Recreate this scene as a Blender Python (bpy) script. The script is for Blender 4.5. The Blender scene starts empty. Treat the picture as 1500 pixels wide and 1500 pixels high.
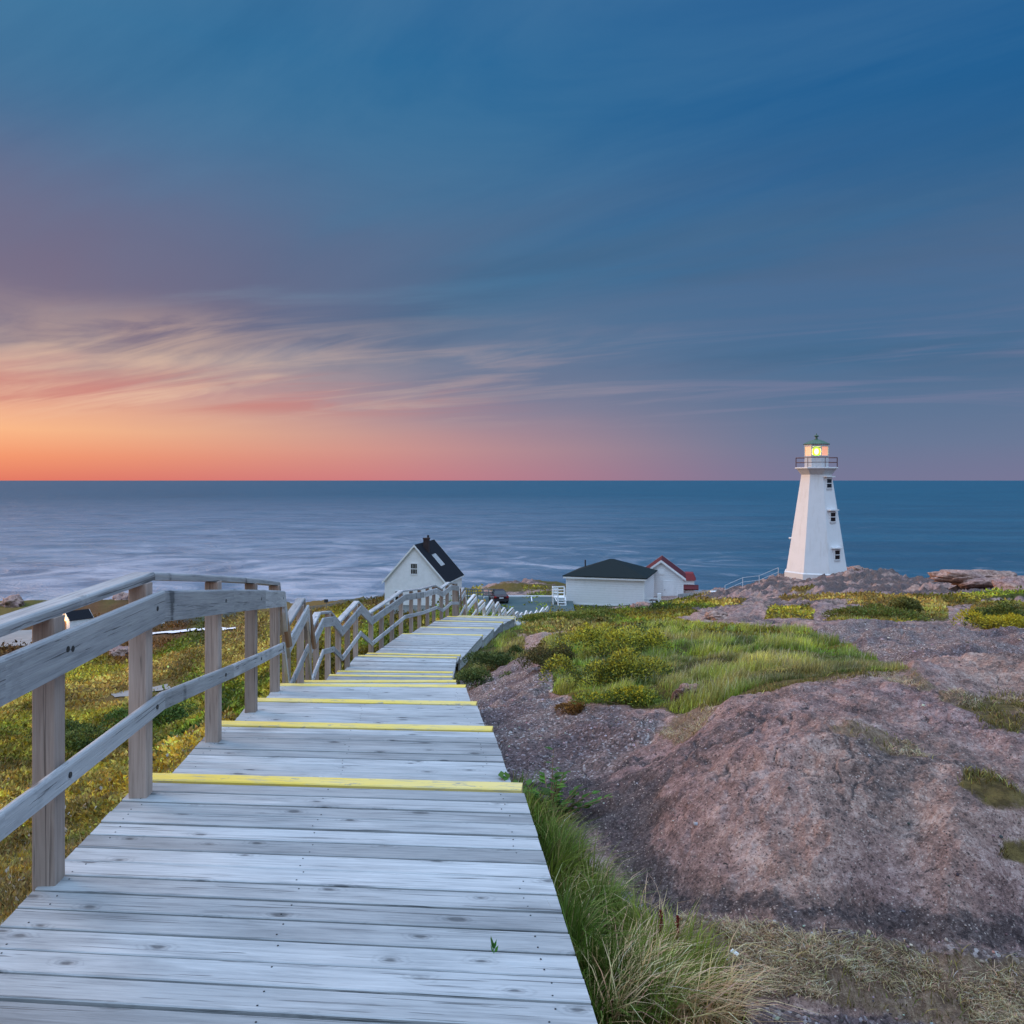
import bpy, math, random
import numpy as np
from mathutils import Vector

random.seed(7)
rng = np.random.default_rng(11)
S = bpy.context.scene
COL = S.collection

# ------------------------------------------------------------------ camera
F = 1250.0            # focal length in photo pixels (photo 1500 wide)
CAMZ = 60.0           # eye height above the sea
HOR = 703.0           # horizon row in the photo
cam_d = bpy.data.cameras.new("camera")
cam_d.sensor_width = 36.0
cam_d.lens = 36.0 * F / 1500.0
cam_d.shift_y = (HOR - 750.0) / 1500.0
cam_d.clip_start = 0.05
cam_d.clip_end = 200000.0
cam = bpy.data.objects.new("camera", cam_d)
cam.location = (0, 0, CAMZ)
cam.rotation_euler = (math.radians(90), 0, 0)
COL.objects.link(cam)
S.camera = cam

S.view_settings.view_transform = 'Standard'
S.view_settings.look = 'None'
S.view_settings.gamma = 1.0
S.view_settings.use_curve_mapping = False
S.view_settings.exposure = 0.0
S.cycles.max_bounces = 6
S.cycles.diffuse_bounces = 3
S.cycles.transparent_max_bounces = 8


def lin(r, g, b):
    def c(v):
        v = v / 255.0
        return v / 12.92 if v <= 0.04045 else ((v + 0.055) / 1.055) ** 2.4
    return (c(r), c(g), c(b), 1.0)


# ------------------------------------------------------------------ node helper
class NT:
    def __init__(self, tree):
        self.t = tree
        tree.nodes.clear()

    def n(self, typ, **kw):
        nd = self.t.nodes.new(typ)
        for k, v in kw.items():
            if k == 'inp':
                for i, val in v.items():
                    s = nd.inputs[i]
                    if hasattr(val, 'is_output') or isinstance(val, bpy.types.NodeSocket):
                        self.t.links.new(val, s)
                    else:
                        s.default_value = val
            else:
                setattr(nd, k, v)
        return nd

    def link(self, a, b):
        self.t.links.new(a, b)

    def math(self, op, a, b=0.0, c=0.0, clamp=False):
        nd = self.n('ShaderNodeMath', operation=op, use_clamp=clamp, inp={0: a, 1: b, 2: c})
        return nd.outputs[0]

    def smooth(self, v, a, b, c=0.0, d=1.0):
        nd = self.n('ShaderNodeMapRange', interpolation_type='SMOOTHSTEP',
                    inp={0: v, 1: a, 2: b, 3: c, 4: d})
        return nd.outputs[0]

    def mix(self, f, a, b, blend='MIX'):
        nd = self.n('ShaderNodeMix', data_type='RGBA', blend_type=blend, clamp_factor=True)
        for i, val in ((0, f), (6, a), (7, b)):
            s = nd.inputs[i]
            if isinstance(val, bpy.types.NodeSocket):
                self.t.links.new(val, s)
            else:
                s.default_value = val
        return nd.outputs[2]

    def noise(self, vec, scale, detail=4.0, rough=0.55, dist=0.0, typ='FBM'):
        nd = self.n('ShaderNodeTexNoise', noise_dimensions='3D', noise_type=typ)
        if vec is not None:
            self.link(vec, nd.inputs['Vector'])
        nd.inputs['Scale'].default_value = scale
        nd.inputs['Detail'].default_value = detail
        nd.inputs['Roughness'].default_value = rough
        nd.inputs['Distortion'].default_value = dist
        return nd.outputs[0]

    def ramp(self, f, stops, interp='LINEAR'):
        nd = self.n('ShaderNodeValToRGB')
        cr = nd.color_ramp
        cr.interpolation = interp
        while len(cr.elements) < len(stops):
            cr.elements.new(0.5)
        for e, (p, c) in zip(cr.elements, stops):
            e.position = p
            e.color = c if len(c) == 4 else (*c, 1)
        self.link(f, nd.inputs[0])
        return nd.outputs[0]

    def mapping(self, vec, scale=(1, 1, 1), rot=(0, 0, 0), loc=(0, 0, 0)):
        nd = self.n('ShaderNodeMapping')
        self.link(vec, nd.inputs[0])
        nd.inputs['Scale'].default_value = scale
        nd.inputs['Rotation'].default_value = rot
        nd.inputs['Location'].default_value = loc
        return nd.outputs[0]


# ------------------------------------------------------------------ sky
SUN_AZ = math.radians(-62)     # measured from straight ahead, to the left
SUN_EL = math.radians(15)
world = bpy.data.worlds.new("World")
S.world = world
world.use_nodes = True
w = NT(world.node_tree)
tc = w.n('ShaderNodeTexCoord')
sep = w.n('ShaderNodeSeparateXYZ', inp={0: tc.outputs['Generated']})
dx, dy, dz = sep.outputs
el = w.math('ARCSINE', dz)                      # radians
az = w.math('ARCTAN2', dx, dy)                  # 0 straight ahead, + right
eld = w.math('MULTIPLY', el, 180 / math.pi)
azd = w.math('MULTIPLY', az, 180 / math.pi)
# elevation with a slow wobble so bands are not ruled lines
wob = w.noise(w.mapping(tc.outputs['Generated'], (1.6, 1.6, 6)), 2.2, 3)
elw = w.math('ADD', eld, w.math('MULTIPLY', w.math('SUBTRACT', wob, 0.5), 3.0))
e01 = w.math('DIVIDE', w.math('MAXIMUM', elw, 0.0), 40.0, clamp=True)
esharp = w.math('DIVIDE', w.math('MAXIMUM', eld, 0.0), 40.0, clamp=True)
ee = w.math('ADD', w.math('MULTIPLY', e01, w.smooth(eld, 1.0, 6.0)),
            w.math('MULTIPLY', esharp, w.math('SUBTRACT', 1.0, w.smooth(eld, 1.0, 6.0))))
left = w.ramp(ee, [(0.0, lin(220, 114, 98)), (0.035, lin(236, 144, 108)), (0.075, lin(244, 178, 134)), (0.13, lin(224, 160, 142)),
                   (0.19, lin(206, 172, 154)), (0.25, lin(150, 134, 146)), (0.36, lin(92, 112, 144)), (0.50, lin(62, 110, 150)),
                   (0.66, lin(54, 112, 154)), (1.0, lin(92, 124, 160))])
mid = w.ramp(ee, [(0.0, lin(196, 126, 136)), (0.05, lin(192, 140, 144)), (0.12, lin(146, 130, 150)), (0.18, lin(112, 120, 148)),
                  (0.27, lin(76, 112, 146)), (0.42, lin(50, 106, 146)), (0.66, lin(22, 98, 148)), (1.0, lin(70, 110, 155))])
right = w.ramp(ee, [(0.0, lin(116, 118, 150)), (0.06, lin(98, 116, 150)), (0.16, lin(72, 106, 144)), (0.30, lin(46, 100, 144)),
                    (0.50, lin(24, 92, 144)), (0.66, lin(12, 86, 142)), (1.0, lin(60, 104, 152))])
fL = w.smooth(azd, -36.0, 2.0)
fR = w.smooth(azd, -12.0, 22.0)
base = w.mix(fR, w.mix(fL, left, mid), right)
# clouds : thin stretched sheets seen in perspective
den = w.math('ADD', w.math('MAXIMUM', dz, 0.0), 0.09)
cx = w.math('DIVIDE', dx, den)
cy = w.math('DIVIDE', dy, den)
cv = w.n('ShaderNodeCombineXYZ', inp={0: cx, 1: cy, 2: 0.3}).outputs[0]
def fan(azm):
    vx, vy = math.sin(math.radians(azm)), math.cos(math.radians(azm))
    al = w.math('ADD', w.math('MULTIPLY', cx, vx), w.math('MULTIPLY', cy, vy))
    ac = w.math('SUBTRACT', w.math('MULTIPLY', cy, vx), w.math('MULTIPLY', cx, vy))
    return w.n('ShaderNodeCombineXYZ', inp={0: al, 1: ac, 2: 0.3}).outputs[0]


cvA, cvB = fan(-66), fan(-48)
cm1 = w.mapping(cvA, (0.42, 0.85, 1), (0, 0, 0.45), (2.0, 0.6, 0))
n1 = w.noise(cm1, 1.0, 9, 0.56, 0.7)
n2 = w.noise(w.mapping(cvA, (0.32, 1.15, 1), (0, 0, 0), (4.1, 2.7, 0)), 1.7, 8, 0.58, 0.9)
n3 = w.noise(w.mapping(cvB, (0.25, 0.75, 1), (0, 0, 0), (9.2, 1.1, 0)), 1.3, 8, 0.6, 0.8)
# dark mauve sheet on the left between 8 and 20 degrees
dkl = w.math('MULTIPLY', w.smooth(azd, 4.0, -24.0), w.math('MULTIPLY', w.smooth(eld, 7.2, 9.6), w.smooth(eld, 18.0, 12.5)))
dk = w.math('MULTIPLY', w.smooth(w.math('ADD', n1, w.math('MULTIPLY', dkl, 0.22)), 0.44, 0.64), w.math('MULTIPLY', w.smooth(eld, 4.5, 9.5), w.smooth(eld, 27.0, 12.0)))
dkcol = w.mix(w.smooth(azd, -34.0, 2.0), lin(112, 88, 116), lin(56, 96, 134))
dkcol = w.mix(w.smooth(eld, 14.0, 24.0), dkcol, lin(44, 102, 146))
c1 = w.mix(w.math('MULTIPLY', dk, 0.82), base, dkcol)
# pale peach streaks low down
pk = w.math('MULTIPLY', w.smooth(n2, 0.44, 0.68), w.math('MULTIPLY', w.smooth(eld, 2.8, 5.5), w.smooth(eld, 12.0, 7.5)))
pkcol = w.mix(w.smooth(azd, -30.0, 20.0), lin(240, 200, 168), lin(120, 122, 156))
c2 = w.mix(w.math('MULTIPLY', pk, 0.50), c1, pkcol)
# red band near 4-6 degrees at far left
rb = w.math('MULTIPLY', w.smooth(w.noise(w.mapping(cvA, (0.3, 0.9, 1), (0, 0, 0), (1.3, 5, 0)), 1.3, 9, 0.62, 1.0), 0.40, 0.58),
            w.math('MULTIPLY', w.math('MULTIPLY', w.smooth(eld, 3.9, 4.8), w.smooth(eld, 7.6, 5.6)), w.smooth(azd, 6.0, -22.0)))
c3 = w.mix(w.math('MULTIPLY', rb, 0.60), c2, lin(192, 108, 110))
# faint high wisps
hw = w.math('MULTIPLY', w.smooth(n3, 0.42, 0.72), w.smooth(eld, 10.0, 20.0))
c4 = w.mix(w.math('MULTIPLY', hw, 0.34), c3, lin(84, 130, 166))
gc2 = w.math('MULTIPLY', w.smooth(w.noise(w.mapping(cvB, (0.22, 0.5, 1), (0, 0, 0), (2.2, 7.1, 0)), 1.1, 7, 0.55, 0.7), 0.40, 0.66), w.math('MULTIPLY', w.smooth(eld, 4.0, 8.0), w.smooth(eld, 24.0, 13.0)))
c4 = w.mix(w.math('MULTIPLY', gc2, 0.38), c4, lin(98, 108, 140))
hd = w.math('MULTIPLY', w.smooth(n3, 0.50, 0.28), w.smooth(eld, 8.0, 16.0))
c4 = w.mix(w.math('MULTIPLY', hd, 0.40), c4, lin(18, 84, 132))
# the sky overhead and behind the viewer is the bright part of the dome that lights the land
over = w.smooth(eld, 34.0, 62.0)
back = w.math('MULTIPLY', w.smooth(w.math('ABSOLUTE', azd), 60.0, 120.0), w.smooth(eld, 2.0, 25.0))
ob = w.math('MAXIMUM', over, back)
bright = w.mix(over, (0.60, 0.84, 1.12, 1), (1.38, 1.90, 2.75, 1))
c5 = w.mix(ob, c4, bright)
below = w.smooth(eld, -0.5, -4.0)
c6 = w.mix(below, c5, (0.05, 0.08, 0.11, 1))
bg = w.n('ShaderNodeBackground', inp={0: c6, 1: 1.0})
sky = w.n('ShaderNodeTexSky', sky_type='NISHITA', sun_disc=False)
sky.sun_elevation = math.radians(3)
sky.sun_rotation = SUN_AZ
bg2 = w.n('ShaderNodeBackground', inp={0: sky.outputs[0], 1: 0.012})
ad = w.n('ShaderNodeAddShader', inp={0: bg.outputs[0], 1: bg2.outputs[0]})
wo = w.n('ShaderNodeOutputWorld', inp={0: ad.outputs[0]})
world.cycles.sampling_method = 'MANUAL'
world.cycles.sample_map_resolution = 512

sun_d = bpy.data.lights.new("sun", 'SUN')
sun_d.energy = 2.6
sun_d.angle = math.radians(34)
sun_d.color = (1.0, 0.60, 0.33)
sun = bpy.data.objects.new("sun", sun_d)
sdir = Vector((math.sin(SUN_AZ) * math.cos(SUN_EL), math.cos(SUN_AZ) * math.cos(SUN_EL), math.sin(SUN_EL)))
sun.rotation_euler = sdir.to_track_quat('Z', 'Y').to_euler()
sun.location = (-40, 30, 90)
COL.objects.link(sun)


# ------------------------------------------------------------------ materials
MATS = {}


def mat_base(name):
    m = bpy.data.materials.new(name)
    m.use_nodes = True
    nt = NT(m.node_tree)
    out = nt.n('ShaderNodeOutputMaterial')
    bs = nt.n('ShaderNodeBsdfPrincipled')
    nt.link(bs.outputs[0], out.inputs[0])
    MATS[name] = m
    return m, nt, bs, out


def setb(nt, bs, color=None, rough=None, normal=None, spec=None, metal=None):
    for key, v in (('Base Color', color), ('Roughness', rough), ('Normal', normal), ('Specular IOR Level', spec), ('Metallic', metal)):
        if v is None:
            continue
        if isinstance(v, bpy.types.NodeSocket):
            nt.link(v, bs.inputs[key])
        else:
            bs.inputs[key].default_value = v


def bump(nt, h, strength=0.5, dist=0.02, normal=None):
    nd = nt.n('ShaderNodeBump')
    nd.inputs['Strength'].default_value = strength
    nd.inputs['Distance'].default_value = dist
    nt.link(h, nd.inputs['Height'])
    if normal is not None:
        nt.link(normal, nd.inputs['Normal'])
    return nd.outputs[0]


def wood(name, c_dark, c_mid, c_light, wear=0.5, grain=1.0, knots=True):
    m, nt, bs, out = mat_base(name)
    at = nt.n('ShaderNodeAttribute', attribute_name='gc').outputs['Vector']
    tn = nt.n('ShaderNodeAttribute', attribute_name='tint').outputs['Fac']
    g1 = nt.noise(nt.mapping(at, (1.6, 38, 38)), 1.0, 8, 0.65, 0.9)
    g2 = nt.noise(nt.mapping(at, (5.0, 160, 160)), 1.0, 4, 0.7, 0.2)
    bl = nt.noise(nt.mapping(at, (1.8, 7, 7)), 1.0, 5, 0.6, 0.4)
    f = nt.math('ADD', nt.math('MULTIPLY', g1, 0.62), nt.math('MULTIPLY', g2, 0.38))
    f = nt.math('ADD', nt.math('MULTIPLY', f, 0.7), nt.math('MULTIPLY', bl, 0.3))
    col = nt.ramp(f, [(0.30, c_dark), (0.47, c_mid), (0.66, c_light)])
    # dark cracks along the grain
    cr = nt.noise(nt.mapping(at, (1.1, 60, 60), (0, 0, 0), (3, 1, 2)), 1.0, 3, 0.5, 1.4)
    crk = nt.smooth(cr, 0.37, 0.32)
    col = nt.mix(nt.math('MULTIPLY', crk, 0.65), col, tuple(x * 0.35 for x in c_dark[:3]) + (1,))
    hgt = nt.math('SUBTRACT', f, nt.math('MULTIPLY', crk, 0.5))
    if knots:
        vo = nt.n('ShaderNodeTexVoronoi', feature='F1', voronoi_dimensions='2D')
        nt.link(nt.mapping(at, (3.4, 7.4, 1)), vo.inputs['Vector'])
        vo.inputs['Scale'].default_value = 1.0
        kd = nt.math('ADD', vo.outputs['Distance'], nt.math('MULTIPLY', nt.math('SUBTRACT', nt.math('ADD', g1, bl), 1.0), 0.34))
        sel = nt.math('GREATER_THAN', nt.n('ShaderNodeSeparateXYZ', inp={0: vo.outputs['Color']}).outputs[0], 0.56)
        kn = nt.math('MULTIPLY', nt.smooth(kd, 0.13, 0.03), sel)
        ring = nt.math('MULTIPLY', nt.math('MULTIPLY', nt.smooth(kd, 0.36, 0.10), sel), nt.smooth(nt.math('SINE', nt.math('MULTIPLY', kd, 60.0)), -0.2, 0.9))
        col = nt.mix(nt.math('MULTIPLY', ring, 0.35), col, c_dark)
        col = nt.mix(nt.math('MULTIPLY', kn, 0.75), col, tuple(x * 0.5 for x in c_dark[:3]) + (1,))
        hgt = nt.math('SUBTRACT', hgt, nt.math('MULTIPLY', kn, 0.3))
    # per board tone
    hsv = nt.n('ShaderNodeHueSaturation')
    hsv.inputs['Saturation'].default_value = 1.0
    nt.link(nt.math('ADD', 0.72, nt.math('MULTIPLY', tn, 0.56)), hsv.inputs['Value'])
    nt.link(col, hsv.inputs['Color'])
    st = nt.noise(nt.mapping(at, (0.9, 3, 3), (0, 0, 0), (8, 3, 1)), 1.0, 5, 0.6)
    col = nt.mix(nt.smooth(st, 0.50, 0.75, 0.0, wear), hsv.outputs[0], c_dark)
    setb(nt, bs, col, 0.75, bump(nt, hgt, 0.55 * grain, 0.006), 0.3)
    return m


wood('deck_wood', (0.125, 0.135, 0.145, 1), (0.345, 0.36, 0.37, 1), (0.51, 0.525, 0.53, 1), 0.55)
wood('rail_wood', (0.14, 0.145, 0.155, 1), (0.37, 0.37, 0.38, 1), (0.55, 0.545, 0.54, 1), 0.45, 2.0)
wood('post_wood', (0.19, 0.145, 0.12, 1), (0.38, 0.29, 0.245, 1), (0.52, 0.41, 0.35, 1), 0.45, 1.2, False)
wood('pale_wood', (0.35, 0.34, 0.34, 1), (0.62, 0.61, 0.60, 1), (0.78, 0.77, 0.76, 1), 0.3)
wood('brown_wood', (0.10, 0.055, 0.03, 1), (0.22, 0.13, 0.075, 1), (0.34, 0.22, 0.13, 1), 0.4, 1.2, False)


def yellow():
    m, nt, bs, out = mat_base('yellow_paint')
    at = nt.n('ShaderNodeAttribute', attribute_name='gc').outputs['Vector']
    a = nt.noise(nt.mapping(at, (6, 40, 40)), 1.0, 6, 0.65)
    b = nt.noise(nt.mapping(at, (1.2, 5, 5)), 1.0, 3)
    c = nt.mix(nt.smooth(b, 0.35, 0.7), (0.84, 0.62, 0.10, 1), (0.80, 0.64, 0.24, 1))
    c = nt.mix(nt.smooth(a, 0.50, 0.68, 0, 0.8), c, (0.42, 0.39, 0.30, 1))
    sc = nt.noise(nt.mapping(at, (9, 22, 22), (0, 0, 0), (4, 4, 4)), 1.0, 6, 0.7)
    c = nt.mix(nt.smooth(sc, 0.60, 0.66, 0, 0.85), c, (0.30, 0.29, 0.27, 1))
    setb(nt, bs, c, 0.6, bump(nt, a, 0.3, 0.004), 0.4)


yellow()


def simple(name, col, rough=0.6, spec=0.4, metal=0.0, var=0.12, scale=6.0, bmp=0.15, emit=None, estr=0.0):
    m, nt, bs, out = mat_base(name)
    co = nt.n('ShaderNodeTexCoord').outputs['Object']
    n = nt.noise(co, scale, 5, 0.6)
    c0 = tuple(x * (1 - var) for x in col[:3]) + (1,)
    c1 = tuple(min(1, x * (1 + var)) for x in col[:3]) + (1,)
    c = nt.mix(nt.smooth(n, 0.3, 0.7), c0, c1)
    setb(nt, bs, c, rough, bump(nt, n, bmp, 0.01) if bmp else None, spec, metal)
    if emit:
        bs.inputs['Emission Color'].default_value = (*emit, 1)
        bs.inputs['Emission Strength'].default_value = estr
    return m


def siding(name, col, pitch=0.27):
    m, nt, bs, out = mat_base(name)
    co = nt.n('ShaderNodeTexCoord').outputs['Object']
    z = nt.n('ShaderNodeSeparateXYZ', inp={0: co}).outputs[2]
    fr = nt.math('FRACT', nt.math('DIVIDE', z, pitch))
    st = nt.noise(nt.mapping(co, (1.2, 1.2, 0.25)), 2.0, 5, 0.6)
    n = nt.noise(co, 3.0, 4)
    line = nt.smooth(fr, 0.86, 0.98)
    c = nt.mix(nt.smooth(n, 0.3, 0.75), col, tuple(x * 0.95 for x in col[:3]) + (1,))
    c = nt.mix(nt.smooth(st, 0.52, 0.75, 0, 0.14), c, tuple(x * 0.62 for x in col[:3]) + (1,))
    c = nt.mix(nt.math('MULTIPLY', line, 0.6), c, tuple(x * 0.45 for x in col[:3]) + (1,))
    setb(nt, bs, c, 0.55, bump(nt, fr, 0.6, 0.02), 0.4)
    return m


simple('white_paint', (0.84, 0.85, 0.87), 0.5, var=0.05, scale=1.5)
simple('white_trim', (0.82, 0.83, 0.84), 0.45, var=0.03)
siding('white_siding', (0.84, 0.85, 0.87, 1))
m_, nt_, bs_, out_ = mat_base('tower_white')
co_ = nt_.n('ShaderNodeTexCoord').outputs['Object']
st_ = nt_.noise(nt_.mapping(co_, (2.2, 2.2, 0.18)), 1.0, 7, 0.65)
bl_ = nt_.noise(co_, 1.3, 6, 0.6)
c_ = nt_.mix(nt_.smooth(st_, 0.50, 0.72, 0, 0.35), (0.75, 0.75, 0.76, 1), (0.50, 0.46, 0.42, 1))
c_ = nt_.mix(nt_.smooth(bl_, 0.45, 0.60, 0, 0.20), c_, (0.62, 0.63, 0.64, 1))
c_ = nt_.mix(nt_.smooth(nt_.n('ShaderNodeSeparateXYZ', inp={0: co_}).outputs[2], 0.9, 0.2, 0, 0.30), c_, (0.52, 0.50, 0.47, 1))
setb(nt_, bs_, c_, 0.6, bump(nt_, bl_, 0.15, 0.02), 0.35)
simple('concrete', (0.34, 0.36, 0.37), 0.8, var=0.2, scale=2.0)
simple('black_roof', (0.012, 0.013, 0.018), 0.85, var=0.3, scale=9, spec=0.15)
simple('green_roof', (0.012, 0.020, 0.022), 0.85, var=0.25, scale=9, spec=0.15)
simple('red_roof', (0.085, 0.012, 0.016), 0.7, var=0.2, scale=9, spec=0.2)
simple('brick', (0.045, 0.028, 0.028), 0.85, var=0.35, scale=14)
simple('dark_glass', (0.01, 0.012, 0.016), 0.12, spec=0.5, bmp=0, var=0.0)
simple('dark_metal', (0.035, 0.035, 0.04), 0.5, spec=0.4)
simple('rust_metal', (0.13, 0.07, 0.075), 0.6)
simple('bolt', (0.035, 0.037, 0.04), 0.5, metal=0.5)
simple('copper_green', (0.07, 0.13, 0.085), 0.6, var=0.25)
simple('lamp_glow', (0.5, 0.8, 0.1), 0.4, emit=(0.40, 1.0, 0.0), estr=1.0, bmp=0)
simple('lamp_core', (1, 1, 0.8), 0.4, emit=(0.95, 1.0, 0.40), estr=2.2, bmp=0)
simple('lantern_pane', (0.85, 0.45, 0.32), 0.3, bmp=0, emit=(1.0, 0.36, 0.18), estr=0.62)  # no lamp: daylight on the side panes put in as salmon colour and glow
simple('warm_lamp', (1, 0.7, 0.3), 0.4, emit=(1.0, 0.5, 0.12), estr=12.0, bmp=0)
simple('car_paint', (0.035, 0.008, 0.012), 0.25, spec=0.6, bmp=0)
simple('tyre', (0.012, 0.012, 0.012), 0.9)
simple('tail_light', (0.35, 0.01, 0.01), 0.2, bmp=0)
simple('plate', (0.7, 0.7, 0.72), 0.4, bmp=0)
simple('grey_fence', (0.17, 0.20, 0.20), 0.8, var=0.2)
simple('white_scrap', (0.85, 0.86, 0.86), 0.6, bmp=0)
simple('chrome', (0.5, 0.5, 0.52), 0.3, metal=1.0, bmp=0)


def foliage_mat():
    m, nt, bs, out = mat_base('foliage')
    c = nt.n('ShaderNodeAttribute', attribute_name='tint').outputs['Color']
    setb(nt, bs, c, 0.6, None, 0.25)
    tr = nt.n('ShaderNodeBsdfTranslucent', inp={0: c})
    mx = nt.n('ShaderNodeMixShader', inp={0: 0.3, 1: bs.outputs[0], 2: tr.outputs[0]})
    nt.link(mx.outputs[0], out.inputs[0])


foliage_mat()


def asphalt():
    m, nt, bs, out = mat_base('asphalt')
    co = nt.n('ShaderNodeTexCoord').outputs['Object']
    n = nt.noise(co, 0.35, 6, 0.6)
    n2 = nt.noise(co, 9.0, 3)
    c = nt.mix(nt.smooth(n, 0.3, 0.7), (0.050, 0.085, 0.090, 1), (0.075, 0.115, 0.12, 1))
    setb(nt, bs, c, 0.85, bump(nt, n2, 0.3, 0.02), 0.3)
    m, nt, bs, out = mat_base('pale_asphalt')
    co = nt.n('ShaderNodeTexCoord').outputs['Object']
    n = nt.noise(co, 0.2, 6, 0.6)
    c = nt.mix(nt.smooth(n, 0.3, 0.7), (0.20, 0.20, 0.20, 1), (0.27, 0.27, 0.265, 1))
    setb(nt, bs, c, 0.9, None, 0.2)


asphalt()


def ground_mat():
    m, nt, bs, out = mat_base('ground')
    pos = nt.n('ShaderNodeNewGeometry').outputs['Position']
    zone = nt.n('ShaderNodeAttribute', attribute_name='zone')       # r veg, g straw, b gravel
    zs = nt.n('ShaderNodeSeparateColor', inp={0: zone.outputs['Color']})
    veg, straw, grav = zs.outputs
    dk = nt.n('ShaderNodeAttribute', attribute_name='lichen').outputs['Fac']
    vcol = nt.n('ShaderNodeAttribute', attribute_name='vegcol').outputs['Color']
    # rock
    r1 = nt.noise(pos, 0.55, 7, 0.6, 0.3)
    r2 = nt.noise(pos, 5.0, 8, 0.7, 0.4)
    r3 = nt.noise(pos, 45.0, 5, 0.75)
    r4 = nt.noise(pos, 16.0, 6, 0.7)
    rock = nt.ramp(nt.math('ADD', nt.math('MULTIPLY', r2, 0.55), nt.math('MULTIPLY', r3, 0.45)),
                   [(0.33, (0.050, 0.036, 0.036, 1)), (0.42, (0.185, 0.118, 0.098, 1)), (0.51, (0.38, 0.24, 0.192, 1)), (0.61, (0.64, 0.46, 0.38, 1))])
    rock = nt.mix(nt.smooth(r1, 0.38, 0.64), rock, nt.mix(1.0, rock, (0.80, 0.76, 0.86, 1), 'MULTIPLY'))
    # dark lichen
    dmask = nt.smooth(nt.math('ADD', nt.math('MULTIPLY', nt.math('ADD', r2, r4), 0.5), nt.math('MULTIPLY', dk, 0.34)), 0.60, 0.76)
    rock = nt.mix(nt.math('MULTIPLY', dmask, 0.80), rock, nt.mix(nt.smooth(r3, 0.4, 0.65), (0.025, 0.022, 0.025, 1), (0.105, 0.085, 0.085, 1)))
    pit = nt.noise(pos, 28.0, 5, 0.75, 0.6)
    rock = nt.mix(nt.smooth(pit, 0.42, 0.34, 0, 0.8), rock, (0.03, 0.024, 0.026, 1))
    fine = nt.noise(pos, 90.0, 3, 0.7)
    gv = nt.n('ShaderNodeTexVoronoi', feature='F1')
    nt.link(pos, gv.inputs['Vector'])
    gv.inputs['Scale'].default_value = 62.0
    gvs = nt.n('ShaderNodeSeparateColor', inp={0: gv.outputs['Color']})
    spot = nt.smooth(gv.outputs['Distance'], 0.34, 0.22)
    rock = nt.mix(nt.math('MULTIPLY', spot, nt.smooth(gvs.outputs[0], 0.80, 0.84, 0, 0.75)), rock, (0.62, 0.50, 0.43, 1))
    rock = nt.mix(nt.math('MULTIPLY', spot, nt.smooth(gvs.outputs[1], 0.72, 0.78, 0, 0.8)), rock, (0.035, 0.028, 0.03, 1))
    rock = nt.mix(nt.smooth(fine, 0.62, 0.70, 0, 0.7), rock, (0.66, 0.55, 0.48, 1))
    rock = nt.mix(nt.smooth(fine, 0.40, 0.32, 0, 0.7), rock, (0.04, 0.035, 0.04, 1))
    # gravel
    vo = nt.n('ShaderNodeTexVoronoi', feature='F1')
    nt.link(pos, vo.inputs['Vector'])
    vo.inputs['Scale'].default_value = 62.0
    vsep = nt.n('ShaderNodeSeparateColor', inp={0: vo.outputs['Color']})
    gr = nt.ramp(vsep.outputs[0], [(0.0, (0.10, 0.075, 0.07, 1)), (0.4, (0.22, 0.155, 0.14, 1)), (0.85, (0.33, 0.24, 0.22, 1)), (0.98, (0.60, 0.53, 0.50, 1))])
    gr = nt.mix(nt.smooth(nt.noise(pos, 1.2, 4), 0.4, 0.65), gr, nt.mix(1.0, gr, (0.62, 0.60, 0.66, 1), 'MULTIPLY'))
    # soil under plants
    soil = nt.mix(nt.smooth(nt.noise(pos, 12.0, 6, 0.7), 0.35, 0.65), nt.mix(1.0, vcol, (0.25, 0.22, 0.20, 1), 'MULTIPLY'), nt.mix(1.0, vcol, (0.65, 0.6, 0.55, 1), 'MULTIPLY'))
    stc = nt.ramp(nt.noise(nt.mapping(pos, (60, 25, 20), (0, 0, 0.4)), 1.0, 5, 0.75),
                  [(0.3, (0.06, 0.04, 0.03, 1)), (0.5, (0.20, 0.13, 0.07, 1)), (0.70, (0.42, 0.32, 0.20, 1))])

    def edge(fac, sc=3.2, amt=0.75):
        nz = nt.noise(pos, sc, 9, 0.72)
        return nt.smooth(nt.math('ADD', fac, nt.math('MULTIPLY', nt.math('SUBTRACT', nz, 0.5), amt * 2)), 0.34, 0.64)
    c = nt.mix(edge(grav), rock, gr)
    c = nt.mix(nt.math('MULTIPLY', edge(straw, 6.0, 0.9), 0.75), c, stc)
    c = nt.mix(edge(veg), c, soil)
    h = nt.math('ADD', nt.math('MULTIPLY', r2, 0.5), nt.math('ADD', nt.math('MULTIPLY', r3, 0.30), nt.math('ADD', nt.math('MULTIPLY', fine, 0.14), nt.math('MULTIPLY', pit, 0.30))))
    h = nt.math('ADD', h, nt.math('MULTIPLY', nt.math('MULTIPLY', vo.outputs['Distance'], -0.35), grav))
    setb(nt, bs, c, 0.85, bump(nt, h, 1.0, 0.05), 0.25)


ground_mat()


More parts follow.
